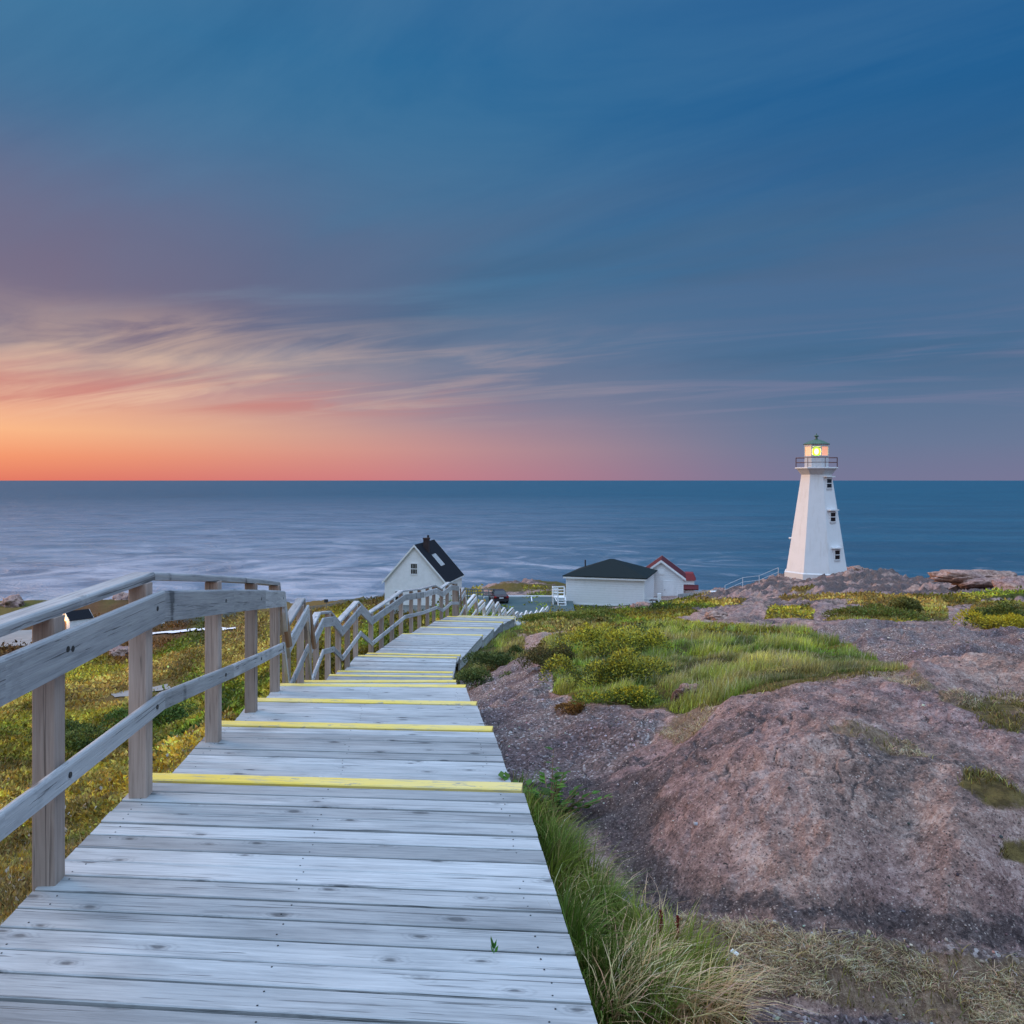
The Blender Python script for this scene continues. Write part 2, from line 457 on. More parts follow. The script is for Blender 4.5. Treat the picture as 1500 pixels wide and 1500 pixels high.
def sea_mat():
    m, nt, bs, out = mat_base('sea')
    pos = nt.n('ShaderNodeNewGeometry').outputs['Position']
    sp = nt.n('ShaderNodeSeparateXYZ', inp={0: pos})
    px_, py_ = sp.outputs[0], sp.outputs[1]
    dist = nt.math('SQRT', nt.math('ADD', nt.math('MULTIPLY', px_, px_), nt.math('MULTIPLY', py_, py_)))
    # swell
    w1 = nt.noise(nt.mapping(pos, (0.014, 0.022, 1), (0, 0, 0.25)), 1.0, 8, 0.62, 0.8)
    w2 = nt.noise(nt.mapping(pos, (0.11, 0.15, 1), (0, 0, 0.1)), 1.0, 6, 0.65, 0.3)
    w3 = nt.noise(nt.mapping(pos, (0.0022, 0.010, 1), (0, 0, -0.12)), 1.0, 7, 0.6, 0.8)
    # foam drifting off the rocks, then a painted sheen on the water
    f1 = nt.noise(nt.mapping(pos, (0.010, 0.011, 1), (0, 0, -0.35), (3, 1, 0)), 1.0, 12, 0.70, 2.2)
    f2 = nt.noise(nt.mapping(pos, (0.0020, 0.0035, 1), (0, 0, 0.2)), 1.0, 4, 0.5, 0.4)
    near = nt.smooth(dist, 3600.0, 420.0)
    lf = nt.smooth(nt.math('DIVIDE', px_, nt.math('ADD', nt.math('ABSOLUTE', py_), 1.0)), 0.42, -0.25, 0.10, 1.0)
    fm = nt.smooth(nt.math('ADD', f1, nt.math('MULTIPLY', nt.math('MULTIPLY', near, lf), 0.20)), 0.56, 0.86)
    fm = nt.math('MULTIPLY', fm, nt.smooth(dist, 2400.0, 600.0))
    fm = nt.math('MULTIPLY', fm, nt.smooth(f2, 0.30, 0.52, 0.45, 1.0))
    veil = nt.math('MULTIPLY', nt.math('MULTIPLY', near, lf), nt.smooth(w1, 0.3, 0.65, 0.35, 1.0))  # mauve sky sheen and thin foam painted into the water, strongest near and left
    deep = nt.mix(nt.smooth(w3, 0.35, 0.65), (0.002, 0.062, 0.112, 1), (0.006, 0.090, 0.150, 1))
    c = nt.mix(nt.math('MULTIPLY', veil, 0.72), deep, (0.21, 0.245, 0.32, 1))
    c = nt.mix(nt.math('MULTIPLY', nt.math('MULTIPLY', fm, nt.smooth(dist, 1000.0, 430.0, 0.22, 1.0)), 0.72), c, (0.60, 0.57, 0.62, 1))
    h = nt.math('ADD', nt.math('MULTIPLY', w1, 1.0), nt.math('MULTIPLY', w2, 0.18))
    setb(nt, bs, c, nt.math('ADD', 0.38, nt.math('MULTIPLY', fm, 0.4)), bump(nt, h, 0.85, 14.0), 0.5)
    bs.inputs['IOR'].default_value = 1.333


sea_mat()


# ------------------------------------------------------------------ object helpers
def P(px, py, D):
    return Vector(((px - 750.0) / F * D, D, CAMZ + (HOR - py) / F * D))


def tag(o, label=None, cat=None, group=None, kind=None):
    if label:
        o['label'] = label
    if cat:
        o['category'] = cat
    if group:
        o['group'] = group
    if kind:
        o['kind'] = kind
    return o


def empty(name, loc=(0, 0, 0), rz=0.0, label=None, cat=None, group=None):
    o = bpy.data.objects.new(name, None)
    o.location = loc
    o.rotation_euler = (0, 0, rz)
    o.empty_display_size = 0.2
    COL.objects.link(o)
    return tag(o, label, cat, group)


class MB:
    """collects boxes, boards, tubes in one mesh"""

    def __init__(self):
        self.v, self.f, self.m, self.gc, self.ti = [], [], [], [], []

    def add(self, verts, faces, mi=0, gc=None, ti=0.5):
        b = len(self.v)
        self.v += [tuple(p) for p in verts]
        self.f += [tuple(i + b for i in fc) for fc in faces]
        self.m += [mi] * len(faces)
        self.gc += gc if gc else [tuple(p) for p in verts]
        self.ti += [ti] * len(verts)

    def box(self, x0, x1, y0, y1, z0, z1, mi=0):
        vs = [(x0, y0, z0), (x1, y0, z0), (x1, y1, z0), (x0, y1, z0), (x0, y0, z1), (x1, y0, z1), (x1, y1, z1), (x0, y1, z1)]
        self.add(vs, [(3, 2, 1, 0), (4, 5, 6, 7), (0, 1, 5, 4), (1, 2, 6, 5), (2, 3, 7, 6), (3, 0, 4, 7)], mi)

    def beam(self, A, B, prof, sA=None, sB=None, up=None, mi=0, ti=None, vertical_cut=True):
        """sweep a closed 2D profile (s,t) from A to B; s along the side vector, t up"""
        A, B = Vector(A), Vector(B)
        d = (B - A)
        L = d.length
        dn = d.normalized()
        if up is None:
            up = Vector((0, 0, 1))
        if sA is None:
            sA = dn.cross(up).normalized()
        if sB is None:
            sB = sA
        if not vertical_cut:
            up = sA.cross(dn).normalized()
        off = random.uniform(0, 90)
        ti = random.random() if ti is None else ti
        vs, gc = [], []
        for Q, s, l in ((A, sA, 0.0), (B, sB, L)):
            for (a, b) in prof:
                vs.append(Q + s * a + up * b)
                gc.append((l + off, a + off * 0.37, b + off * 0.11))
        n = len(prof)
        fs = [tuple(range(n)), tuple(range(2 * n - 1, n - 1, -1))]
        for i in range(n):
            j = (i + 1) % n
            fs.append((j, i, i + n, j + n))
        self.add(vs, fs, mi, gc, ti)

    def tube(self, A, B, r, seg=8, mi=0, r2=None):
        r2 = r if r2 is None else r2
        A, B = Vector(A), Vector(B)
        d = (B - A).normalized()
        h = Vector((1, 0, 0)) if abs(d.x) < 0.8 else Vector((0, 1, 0))
        s = d.cross(h).normalized()
        u = s.cross(d).normalized()
        vs = []
        for Q, rr in ((A, r), (B, r2)):
            for k in range(seg):
                a = 2 * math.pi * k / seg
                vs.append(Q + s * math.cos(a) * rr + u * math.sin(a) * rr)
        fs = [tuple(range(seg)), tuple(range(2 * seg - 1, seg - 1, -1))]
        fs += [((k + 1) % seg, k, k + seg, (k + 1) % seg + seg) for k in range(seg)]
        self.add(vs, fs, mi)

    def prism(self, rings, mi=0, cap=True):
        """stack of equal-length rings"""
        n = len(rings[0])
        vs = [p for r in rings for p in r]
        fs = []
        for k in range(len(rings) - 1):
            for i in range(n):
                j = (i + 1) % n
                fs.append((k * n + i, k * n + j, (k + 1) * n + j, (k + 1) * n + i))
        if cap:
            fs.append(tuple(range(n - 1, -1, -1)))
            fs.append(tuple((len(rings) - 1) * n + i for i in range(n)))
        self.add(vs, fs, mi)

    def build(self, name, mat, parent=None, origin=None, recalc=True, smooth=False):
        me = bpy.data.meshes.new(name)
        o_ = Vector(origin) if origin is not None else Vector((0, 0, 0))
        me.from_pydata([tuple(Vector(p) - o_) for p in self.v], [], self.f)
        a = me.attributes.new('gc', 'FLOAT_VECTOR', 'POINT')
        a.data.foreach_set('vector', np.array(self.gc, dtype=np.float32).ravel())
        t = me.attributes.new('tint', 'FLOAT', 'POINT')
        t.data.foreach_set('value', np.array(self.ti, dtype=np.float32))
        mats = mat if isinstance(mat, (list, tuple)) else [mat]
        for mm in mats:
            me.materials.append(MATS[mm])
        me.polygons.foreach_set('material_index', self.m)
        if smooth:
            me.polygons.foreach_set('use_smooth', [True] * len(me.polygons))
        me.update()
        if recalc:
            import bmesh
            bm = bmesh.new()
            bm.from_mesh(me)
            bmesh.ops.recalc_face_normals(bm, faces=bm.faces)
            bm.to_mesh(me)
            bm.free()
        ob = bpy.data.objects.new(name, me)
        COL.objects.link(ob)
        if origin is not None:
            ob.location = origin
        if parent is not None:
            ob.parent = parent
        return ob


def chamfer(w_, h_, c=0.006, top=0.0):
    """rectangle profile, s in [-w/2,w/2], t in [top-h, top] with cut corners"""
    a, b0, b1 = w_ / 2, top - h_, top
    return [(-a + c, b0), (a - c, b0), (a, b0 + c), (a, b1 - c), (a - c, b1), (-a + c, b1), (-a, b1 - c), (-a, b0 + c)]


def npmesh(name, verts, loops, starts, mat, tint=None, smooth=False, attrs=None):
    me = bpy.data.meshes.new(name)
    nv, nl, npoly = len(verts), len(loops), len(starts)
    me.vertices.add(nv)
    me.loops.add(nl)
    me.polygons.add(npoly)
    me.vertices.foreach_set('co', np.ascontiguousarray(verts, dtype=np.float32).ravel())
    me.loops.foreach_set('vertex_index', np.ascontiguousarray(loops, dtype=np.int32))
    me.polygons.foreach_set('loop_start', np.ascontiguousarray(starts, dtype=np.int32))
    if smooth:
        me.polygons.foreach_set('use_smooth', np.ones(npoly, dtype=bool))
    if tint is not None:
        a = me.attributes.new('tint', 'FLOAT_COLOR', 'POINT')
        c = np.ones((nv, 4), dtype=np.float32)
        c[:, :3] = tint
        a.data.foreach_set('color', c.ravel())
    for k, val in (attrs or {}).items():
        if val.ndim == 2:
            a = me.attributes.new(k, 'FLOAT_COLOR', 'POINT')
            c = np.ones((nv, 4), dtype=np.float32)
            c[:, :3] = val
            a.data.foreach_set('color', c.ravel())
        else:
            a = me.attributes.new(k, 'FLOAT', 'POINT')
            a.data.foreach_set('value', val.astype(np.float32))
    me.materials.append(MATS[mat])
    me.update(calc_edges=True)
    o = bpy.data.objects.new(name, me)
    COL.objects.link(o)
    return o


# ------------------------------------------------------------------ numpy noise
def _h(ix, iy, s):
    n = (ix.astype(np.int64) * 374761393 + iy.astype(np.int64) * 668265263 + s * 1274126177) & 0xFFFFFFFF
    n = ((n ^ (n >> 13)) * 1274126177) & 0xFFFFFFFF
    n = n ^ (n >> 16)
    return (n & 0xFFFFFF) / float(0xFFFFFF)


def vnoise(x, y, s=0):
    ix, iy = np.floor(x), np.floor(y)
    fx, fy = x - ix, y - iy
    fx = fx * fx * fx * (fx * (fx * 6 - 15) + 10)
    fy = fy * fy * fy * (fy * (fy * 6 - 15) + 10)
    a, b, c, d = _h(ix, iy, s), _h(ix + 1, iy, s), _h(ix, iy + 1, s), _h(ix + 1, iy + 1, s)
    return (a * (1 - fx) + b * fx) * (1 - fy) + (c * (1 - fx) + d * fx) * fy - 0.5


def fbm(x, y, s=0, octv=4, gain=0.5):
    t, amp = 0, 1.0
    for k in range(octv):
        ca, sa = math.cos(0.7 * k), math.sin(0.7 * k)
        t = t + amp * vnoise((x * ca - y * sa) * 2 ** k, (x * sa + y * ca) * 2 ** k, s + 17 * k)
        amp *= gain
    return t


def sst(v, a, b):
    t = np.clip((v - a) / (b - a), 0, 1)
    return t * t * (3 - 2 * t)


# ------------------------------------------------------------------ boardwalk plan (all in metres, from the survey of the photo)
def onplane(px, py, h):
    D = h * F / (py - HOR)
    return Vector(((px - 750) / F * D, D, CAMZ - h))


# platforms : (near-left, near-right, far-left, far-right) corner points, top of deck
L1, R1 = onplane(220, 1132.5, 1.70), onplane(760, 1147, 1.70)
L2, R2 = onplane(322.7, 1056, 1.87), onplane(718, 1064, 1.87)
L3, R3 = onplane(372.5, 1022.5, 2.06), onplane(695.5, 1028, 2.06)
L4, R4 = onplane(408, 1001.5, 2.28), onplane(680, 1003.5, 2.28)
L5, R5 = onplane(443.6, 996.6, 2.84), onplane(666.5, 996.2, 2.84)
L6, R6 = onplane(484, 987.7, 3.50), onplane(662, 990, 3.50)
L7, R7 = onplane(523, 959.5, 3.84), onplane(668.5, 962.5, 3.84)
L8, R8 = onplane(591, 927.5, 4.08), onplane(707, 929.8, 4.08)
L9, R9 = onplane(617.4, 918, 4.27), onplane(723.6, 919.7, 4.27)
L10, R10 = onplane(639.6, 908.5, 4.41), onplane(736.8, 911, 4.41)
L11, R11 = onplane(656, 902.5, 4.50), onplane(753.6, 905.3, 4.50)


def at_h(p, h):
    return Vector((p.x, p.y, CAMZ - h))


sections = []          # (nearL, nearR, farL, farR, nosing?)
sections.append((Vector((-1.47, -1.5, CAMZ - 1.66)), Vector((0.70, -1.75, CAMZ - 1.66)), L1, R1, True))
sections.append((at_h(L1, 1.85), at_h(R1, 1.85), L2, R2, True))
sections.append((at_h(L2, 2.02), at_h(R2, 2.02), L3, R3, True))
sections.append((at_h(L3, 2.21), at_h(R3, 2.21), L4, R4, True))
s5L, s5R = Vector((-2.66, 10.2, CAMZ - 2.82)), Vector((-0.60, 10.1, CAMZ - 2.82))
s6L, s6R = Vector((-3.08, 12.95, CAMZ - 3.48)), Vector((-0.90, 12.9, CAMZ - 3.48))
s7L, s7R = Vector((-3.33, 16.4, CAMZ - 3.82)), Vector((-1.14, 16.3, CAMZ - 3.82))
s8L, s8R = Vector((-3.28, 19.5, CAMZ - 4.06)), Vector((-1.17, 19.3, CAMZ - 4.06))


def stair(a, b, n):
    """n intermediate treads between nosing pair a and platform start pair b"""
    out = []
    for k in range(n):
        t0, t1 = k / n, (k + 1) / n
        h = a[0].z + (b[0].z - a[0].z) * (k + 1) / (n + 1)
        q = []
        for t in (t0, t1):
            l = a[0].lerp(b[0], t)
            r = a[1].lerp(b[1], t)
            l.z = h
            r.z = h
            q += [l, r]
        out.append((q[0], q[1], q[2], q[3], True))
    return out


sections += stair((L4, R4), (s5L, s5R), 3)
sections.append((s5L, s5R, L5, R5, True))
sections += stair((L5, R5), (s6L, s6R), 3)
sections.append((s6L, s6R, L6, R6, True))
sections += stair((L6, R6), (s7L, s7R), 1)
sections.append((s7L, s7R, L7, R7, True))
sections += stair((L7, R7), (s8L, s8R), 1)
sections.append((s8L, s8R, L8, R8, True))
sections.append((at_h(L8, 4.22), at_h(R8, 4.22), L9, R9, True))
sections.append((at_h(L9, 4.38), at_h(R9, 4.38), L10, R10, True))
sections.append((at_h(L10, 4.47), at_h(R10, 4.47), L11, R11, True))

# inner handrail line (top edge) : px, py, D
rail_px = [(415.5, 865.5, 9.35), (423, 935, 10.0), (451, 886, 12.3), (455.5, 941, 12.95), (473, 905, 15.2), (489, 903, 15.9), (501.5, 918, 16.5),
           (528.5, 887, 18.9), (545, 904, 19.6), (593, 870.5, 22.9), (620, 867, 25.0), (640, 861.5, 26.9), (648.5, 866.5, 27.4), (661, 857, 28.6),
           (671.5, 858.5, 30.4), (672.5, 880, 31.2), (681.5, 864.5, 34), (684.5, 890, 34.8), (698, 873.5, 38), (700.5, 892, 38.6), (710, 882, 41),
           (711.5, 899, 41.6), (723.5, 881, 45.5), (725.5, 894, 46.1), (732, 884, 48.5), (734.5, 901, 49.1), (741, 892, 51.5), (742.5, 903, 52.1),
           (753, 892, 55), (754.5, 903, 55.8), (760, 897.5, 58), (761.5, 905, 58.8), (766.5, 899, 61), (768.5, 907, 61.8), (773, 896, 65.5),
           (775.5, 903, 66.3), (780, 897, 68.5), (782.5, 904, 69.3), (788, 895, 73), (790.5, 901, 74), (797, 891, 78), (799, 896, 79), (804, 889, 82.5)]
rail = [Vector((-1.64, -1.5, CAMZ - 0.66)), Vector((-1.80, 2.0, CAMZ - 0.655)), Vector((-1.86, 3.1, CAMZ - 0.645)), P(237, 865, 4.72), P(339, 863.4, 6.35), P(386, 864, 7.78)]
rail += [P(*q) for q in rail_px]

# flights past the first crest: decks under the rail line
RH = 1.05
tailpts = [P(*q) for q in rail_px if q[2] >= 28.5]
prevL, prevR = L11, R11
i = 0
lv = [(tailpts[0], tailpts[1])] + [(tailpts[k], tailpts[k + 1]) for k in range(2, len(tailpts) - 1, 2)]
for a, b in lv:
    d = (b - a)
    d.z = 0
    hd = Vector((0.10, 1.0, 0)).normalized()
    side = Vector((hd.y, -hd.x, 0))
    nl = a + side * 0.02 - Vector((0, 0, RH))
    fl = b + side * 0.02 - Vector((0, 0, RH))
    if (nl - L11).length < 1.0:
        nl = at_h(L11, 4.64)
    nr, fr = nl + side * 2.0, fl + side * 2.0
    if (Vector((nl.x, nl.y, 0)) - Vector((prevL.x, prevL.y, 0))).length > 0.1:
        sections += stair((prevL, prevR), (nl, nr), max(1, round((prevL.z - nl.z) / 0.17) - 1))
    sections.append((nl, nr, fl, fr, True))
    prevL, prevR = fl, fr


def deck_cl():
    """centre line samples with half width and height for clearing the ground"""
    pts = []
    for nl, nr, fl, fr, _ in sections:
        n = max(2, int((fl - nl).length / 0.4))
        for k in range(n + 1):
            t = k / n
            l, r = nl.lerp(fl, t), nr.lerp(fr, t)
            pts.append(((l.x + r.x) / 2, (l.y + r.y) / 2, (l.z + r.z) / 2, (r - l).length / 2))
    return np.array(pts)


CLP = deck_cl()

# ------------------------------------------------------------------ terrain control (px, py, D)
ctrl = [
    # near right
    (900, 1500, 3.25), (1100, 1480, 3.35), (1500, 1480, 3.3), (1300, 1390, 3.75), (1500, 1375, 3.85), (870, 1230, 4.9), (950, 1300, 4.3),
    (1000, 1150, 4.95), (1100, 1232, 4.2), (1200, 1118, 4.7), (1200, 1005, 6.1), (1200, 1050, 5.3), (1050, 1165, 4.7), (1250, 1240, 4.1), (1400, 1225, 4.1), (1080, 1022, 6.3), (980, 1080, 6.2), (1350, 998, 6.2), (1420, 996, 6.6), (1500, 992, 7.0), (1280, 1000, 6.1), (880, 1110, 6.3), (950, 1190, 4.95),
    (1400, 1160, 4.3), (1500, 1150, 4.3), (1500, 1300, 3.8), (1450, 1035, 5.6), (1300, 1300, 3.95), (1130, 1005, 6.3),
    (800, 1150, 5.8), (750, 1060, 7.9), (850, 1080, 7.1), (900, 1045, 8.0), (1000, 1030, 8.0), (1700, 1300, 3.8), (1700, 1000, 7.0), (1150, 1140, 4.6), (1050, 1068, 5.6), (1300, 1050, 5.3),
    # grass hollow
    (850, 1000, 10), (1000, 1000, 9.2), (1100, 960, 11.5), (1250, 985, 9.3), (1000, 930, 17), (850, 940, 16), (900, 975, 11.7), (1150, 930, 16), (1350, 985, 9.0), (1500, 985, 8.6),
    (710, 1030, 10.4), (700, 1000, 14.2), (770, 1000, 13), (760, 960, 18.5), (740, 930, 24), (800, 920, 28), (830, 975, 13.2), (790, 900, 34),
    (900, 915, 30), (1000, 905, 30), (1100, 910, 22), (1200, 925, 18), (1300, 930, 16), (1400, 940, 14), (1500, 950, 12), (1500, 915, 20),
    (1350, 910, 22), (1250, 900, 28), (1100, 890, 36), (900, 900, 50), (850, 902, 58), (950, 893, 62), (1000, 882, 66), (1050, 870, 70),
    (1100, 858, 78), (1190, 846, 81), (1190, 838, 88), (1300, 840, 80), (1350, 848, 70), (1262, 836, 86), (1380, 860, 60), (1400, 880, 38), (1500, 880, 34), (1480, 855, 50),
    (1420, 862, 50), (1200, 870, 50), (1300, 870, 45), (1250, 885, 36), (1240, 835, 86), (1130, 850, 84), (1080, 862, 84),
    # buildings level
    (828, 892, 97), (940, 887, 97), (940, 875, 106), (1000, 873, 106), (740, 881, 100), (800, 903, 82), (700, 883, 99), (780, 906, 74), (620, 899, 108), (560, 902, 110), (680, 897, 104),
    (760, 851, 132), (700, 863, 132), (825, 854, 132), (790, 873, 107), (720, 875, 106), (860, 862, 128), (900, 872, 118),
    # left slope
    (0, 1400, 4.4), (0, 1340, 5.4), (0, 1200, 11), (0, 1100, 22), (0, 1000, 55), (200, 1020, 45), (250, 1100, 20), (200, 1170, 11.5), (130, 1260, 7.2),
    (320, 1020, 38), (300, 1100, 16), (350, 1050, 20), (400, 960, 70), (350, 930, 130), (430, 940, 58), (460, 980, 22), (500, 960, 33),
    (550, 930, 60), (560, 960, 23.5), (450, 900, 180), (400, 890, 300), (200, 905, 230), (300, 895, 280), (0, 940, 175), (0, 910, 260),
    (0, 888, 380), (200, 881, 405), (330, 882, 405), (480, 889, 280), (540, 884, 250), (580, 915, 80), (600, 903, 100), (100, 960, 110), (200, 940, 150), (100, 925, 195),
    (-200, 1400, 4.4), (-200, 1000, 55), (-200, 940, 175), (-200, 890, 380), (-200, 1200, 11), (430, 884, 330), (100, 884, 400),
]
for sec in sections:
    nl, nr, fl, fr, _ = sec
    if (fl - nl).length < 0.8:
        continue
    m_ = nl.lerp(fl, 0.5)
    r_ = nr.lerp(fr, 0.5)
    if m_.y > 0.5:
        for q, dxx, dh in ((m_, -0.35, 0.55), (r_, 0.35, 0.22)):
            D = q.y
            ctrl.append((750 + (q.x + dxx) / D * F, HOR + (CAMZ - q.z + dh) / D * F, D))
C = np.array(ctrl, dtype=float)
cu = (C[:, 0] - 750) / 750 * 2.0
cvv = np.log(C[:, 2])
chh = np.log((C[:, 1] - HOR) / F * C[:, 2])
cc = 0.10


def kern(r2):
    return np.sqrt(r2 + cc * cc)


A_ = kern((cu[:, None] - cu[None]) ** 2 + (cvv[:, None] - cvv[None]) ** 2)
n_ = len(C)
M_ = np.zeros((n_ + 3, n_ + 3))
M_[:n_, :n_] = A_ - np.eye(n_) * 0.012
M_[:n_, n_] = 1
M_[:n_, n_ + 1] = cu
M_[:n_, n_ + 2] = cvv
M_[n_:, :n_] = M_[:n_, n_:].T
WT = np.linalg.solve(M_, np.concatenate([chh, [0, 0, 0]]))


def base_h(u, v):
    u = np.clip(u, -2.6, 2.4)
    out = WT[n_] + WT[n_ + 1] * u + WT[n_ + 2] * v
    for k in range(n_):
        out = out + WT[k] * kern((u - cu[k]) ** 2 + (v - cvv[k]) ** 2)
    return np.exp(out)


# grid: columns by bearing, rows by distance
ucols = np.concatenate([np.linspace(-9, -1.35, 60, endpoint=False), np.linspace(-1.35, 1.30, 980), np.linspace(1.30, 9, 60)[1:]])   # x/(0.6 D)
rows = np.concatenate([np.geomspace(0.35, 2.4, 50, endpoint=False), np.geomspace(2.4, 14, 620, endpoint=False), np.geomspace(14, 130, 420, endpoint=False), np.geomspace(130, 700, 150)])
NU, NR = len(ucols), len(rows)
UU, DD = np.meshgrid(ucols, rows)             # [row, col]
X = UU * 0.6 * DD
Y = DD.copy()
H = base_h(UU * 2.0, np.log(DD))
PXg = 750 + UU * 750
PYg = HOR + H / DD * F
WARP = fbm(X / (DD * 0.06 + 0.05), np.log(DD) * 14, 3, 3) * 16


def poly_mask(poly, soft=6.0, warp=1.0):
    x, y = PXg + WARP * warp, PYg + WARP * 0.35 * warp
    p = np.array(poly, float)
    x0, y0 = p.min(0) - 3 * soft
    x1, y1 = p.max(0) + 3 * soft
    sel = (x > x0) & (x < x1) & (y > y0) & (y < y1)
    res = np.zeros_like(x)
    xs, ys = x[sel], y[sel]
    inside = np.zeros(len(xs), bool)
    dmin = np.full(len(xs), 1e9)
    n = len(p)
    for k in range(n):
        ax, ay = p[k]
        bx, by = p[(k + 1) % n]
        cond = ((ay > ys) != (by > ys))
        with np.errstate(divide='ignore', invalid='ignore'):
            xi = (bx - ax) * (ys - ay) / (by - ay + 1e-12) + ax
        inside ^= cond & (xs < xi)
        t = np.clip(((xs - ax) * (bx - ax) + (ys - ay) * (by - ay)) / ((bx - ax) ** 2 + (by - ay) ** 2 + 1e-9), 0, 1)
        dmin = np.minimum(dmin, np.hypot(xs - ax - t * (bx - ax), ys - ay - t * (by - ay)))
    sd = np.where(inside, dmin, -dmin)
    res[sel] = sst(sd, -soft, soft)
    return res


# side of the boardwalk : x of the centre line for each depth
cl_sorted = CLP[np.argsort(CLP[:, 1])]
clx = np.interp(Y, cl_sorted[:, 1], cl_sorted[:, 0])
leftside = sst(clx - X, 0.2, 0.9)
leftside = np.where(DD > 84, sst(705 - PXg, -8, 8), leftside)

V_GREEN = [(782, 968), (800, 938), (870, 912), (960, 903), (1040, 915), (1180, 925), (1260, 952), (1335, 992), (1200, 997), (1060, 1030), (1000, 1043), (860, 1038), (812, 1012), (806, 985)]
V_EDGE = [(655, 1000), (700, 990), (740, 972), (775, 962), (765, 935), (735, 900), (700, 925), (668, 965)]
V_UP = [(740, 925), (790, 890), (860, 896), (960, 892), (1010, 890), (1025, 898), (980, 906), (900, 912), (850, 918), (790, 930)]
V_UP2 = [(840, 897), (960, 890), (1030, 880), (1100, 876), (1080, 885), (960, 896)]
V_OL = [(1115, 905), (1130, 888), (1195, 890), (1190, 905)]
V_R1 = [(1205, 908), (1225, 900), (1290, 893), (1335, 874), (1378, 872), (1390, 885), (1385, 903), (1320, 912), (1240, 915)]
V_R2 = [(1418, 910), (1425, 885), (1475, 878), (1510, 885), (1510, 925), (1450, 922)]
V_LH = [(1155, 866), (1165, 858), (1190, 855), (1196, 860), (1180, 867)]
V_HL = [(765, 872), (790, 866), (830, 866), (830, 878), (765, 878)]
V_HL2 = [(700, 862), (740, 852), (790, 855), (830, 857), (830, 864), (740, 866)]
V_TUFT = [(740, 1165), (790, 1175), (840, 1240), (900, 1320), (980, 1370), (1070, 1420), (1100, 1520), (860, 1520)]
V_P1 = [(1392, 1150), (1405, 1120), (1450, 1125), (1510, 1160), (1510, 1200), (1440, 1185)]
V_P2 = [(1445, 1260), (1450, 1225), (1510, 1215), (1510, 1275)]
V_P3 = [(1400, 1030), (1450, 1012), (1510, 1020), (1510, 1060), (1450, 1060)]
ST1 = [(1220, 1090), (1260, 1075), (1340, 1085), (1370, 1110), (1300, 1130), (1240, 1110)]
ST2 = [(930, 1350), (1010, 1338), (1150, 1368), (1300, 1385), (1510, 1395), (1510, 1478), (1300, 1480), (1160, 1450), (1080, 1470), (1050, 1400)]
ST3 = [(960, 1075), (1010, 1030), (1050, 1040), (1000, 1090)]
ST4 = [(1350, 990), (1280, 995), (1350, 1010), (1500, 1020), (1500, 1040), (1380, 1030)]
G1 = [(672, 1000), (760, 962), (800, 985), (812, 1020), (860, 1042), (960, 1050), (960, 1085), (900, 1130), (760, 1160), (735, 1120), (690, 1040)]
G2 = [(1160, 930), (1260, 915), (1510, 925), (1510, 975), (1340, 985), (1250, 950)]
G3 = [(1080, 1520), (1120, 1470), (1300, 1480), (1510, 1480), (1510, 1520)]
G4 = [(960, 1360), (900, 1290), (930, 1300), (1000, 1340), (1150, 1362), (1300, 1380), (1510, 1385), (1510, 1400), (1150, 1380)]

soft_veg = np.zeros_like(X)
for pl, sf, wp, amp in ((V_GREEN, 7, 0.8, 1), (V_EDGE, 5, 0.5, 1), (V_UP, 4, 0.4, 1), (V_UP2, 3, 0.2, 0.9), (V_OL, 4, 0.5, 0.7), (V_R1, 4, 0.5, 1), (V_R2, 4, 0.3, 1),
                        (V_LH, 2, 0.3, 0.8), (V_HL, 2, 0.2, 0.9), (V_HL2, 3, 0.3, 0.7), (V_TUFT, 8, 0.8, 1), (V_P1, 16, 2.0, 0.72), (V_P2, 16, 2.0, 0.66), (V_P3, 12, 2.0, 0.62)):
    soft_veg = np.maximum(soft_veg, poly_mask(pl, sf, wp) * amp)
straw = np.zeros_like(X)
for pl, sf, amp in ((ST1, 12, 0.62), (ST2, 16, 1), (ST3, 10, 0.8), (ST4, 8, 0.7)):
    straw = np.maximum(straw, poly_mask(pl, sf) * amp)
gravel = np.zeros_like(X)
for pl, sf in ((G1, 10), (G2, 8), (G3, 10), (G4, 8)):
    gravel = np.maximum(gravel, poly_mask(pl, sf))
patchy = sst(fbm(X / 6, Y / 6, 31, 4), 0.10, 0.3) * sst(DD, 24, 40) * (1 - sst(DD, 62, 74) * (PXg > 1040)) * (1 - leftside) * 0.8
soft_veg = np.maximum(soft_veg, patchy * (PXg < 1500))
soft_veg = np.maximum(soft_veg, leftside)
# bare rocky scars on the left hillside
scar = leftside * sst(fbm(X / (4 + DD * 0.12), Y / (8 + DD * 0.3), 77, 4), 0.30, 0.42) * sst(DD, 25, 60)
soft_veg = soft_veg * (1 - scar * 0.9)
gravel = gravel * (1 - soft_veg)

# heights
rockm = np.clip(1 - soft_veg, 0, 1)
amp_r = np.minimum(0.16, 0.022 * DD ** 0.6) * np.where(DD < 60, 1, 1)
crv = fbm(X / 1.9 + 3, Y / 1.2, 301, 3, 0.5) + 0.15 * fbm(X / 0.2, Y / 0.2, 302, 3)
crack = np.exp(-(crv / 0.018) ** 2) * sst(fbm(X / 2.2, Y / 2.2, 303, 2), -0.12, 0.12) * (DD < 40)
crv2 = fbm(X / 0.8, Y / 1.6 + 5, 311, 3, 0.5) + 0.15 * fbm(X / 0.15, Y / 0.15, 312, 3)
crack = np.maximum(crack, 0.7 * np.exp(-(crv2 / 0.015) ** 2) * sst(fbm(X / 1.5, Y / 1.5, 313, 2), 0.02, 0.2) * (DD < 14))
ledge = fbm(X / 1.1 + Y / 2.2, Y / 0.8, 320, 4, 0.5)
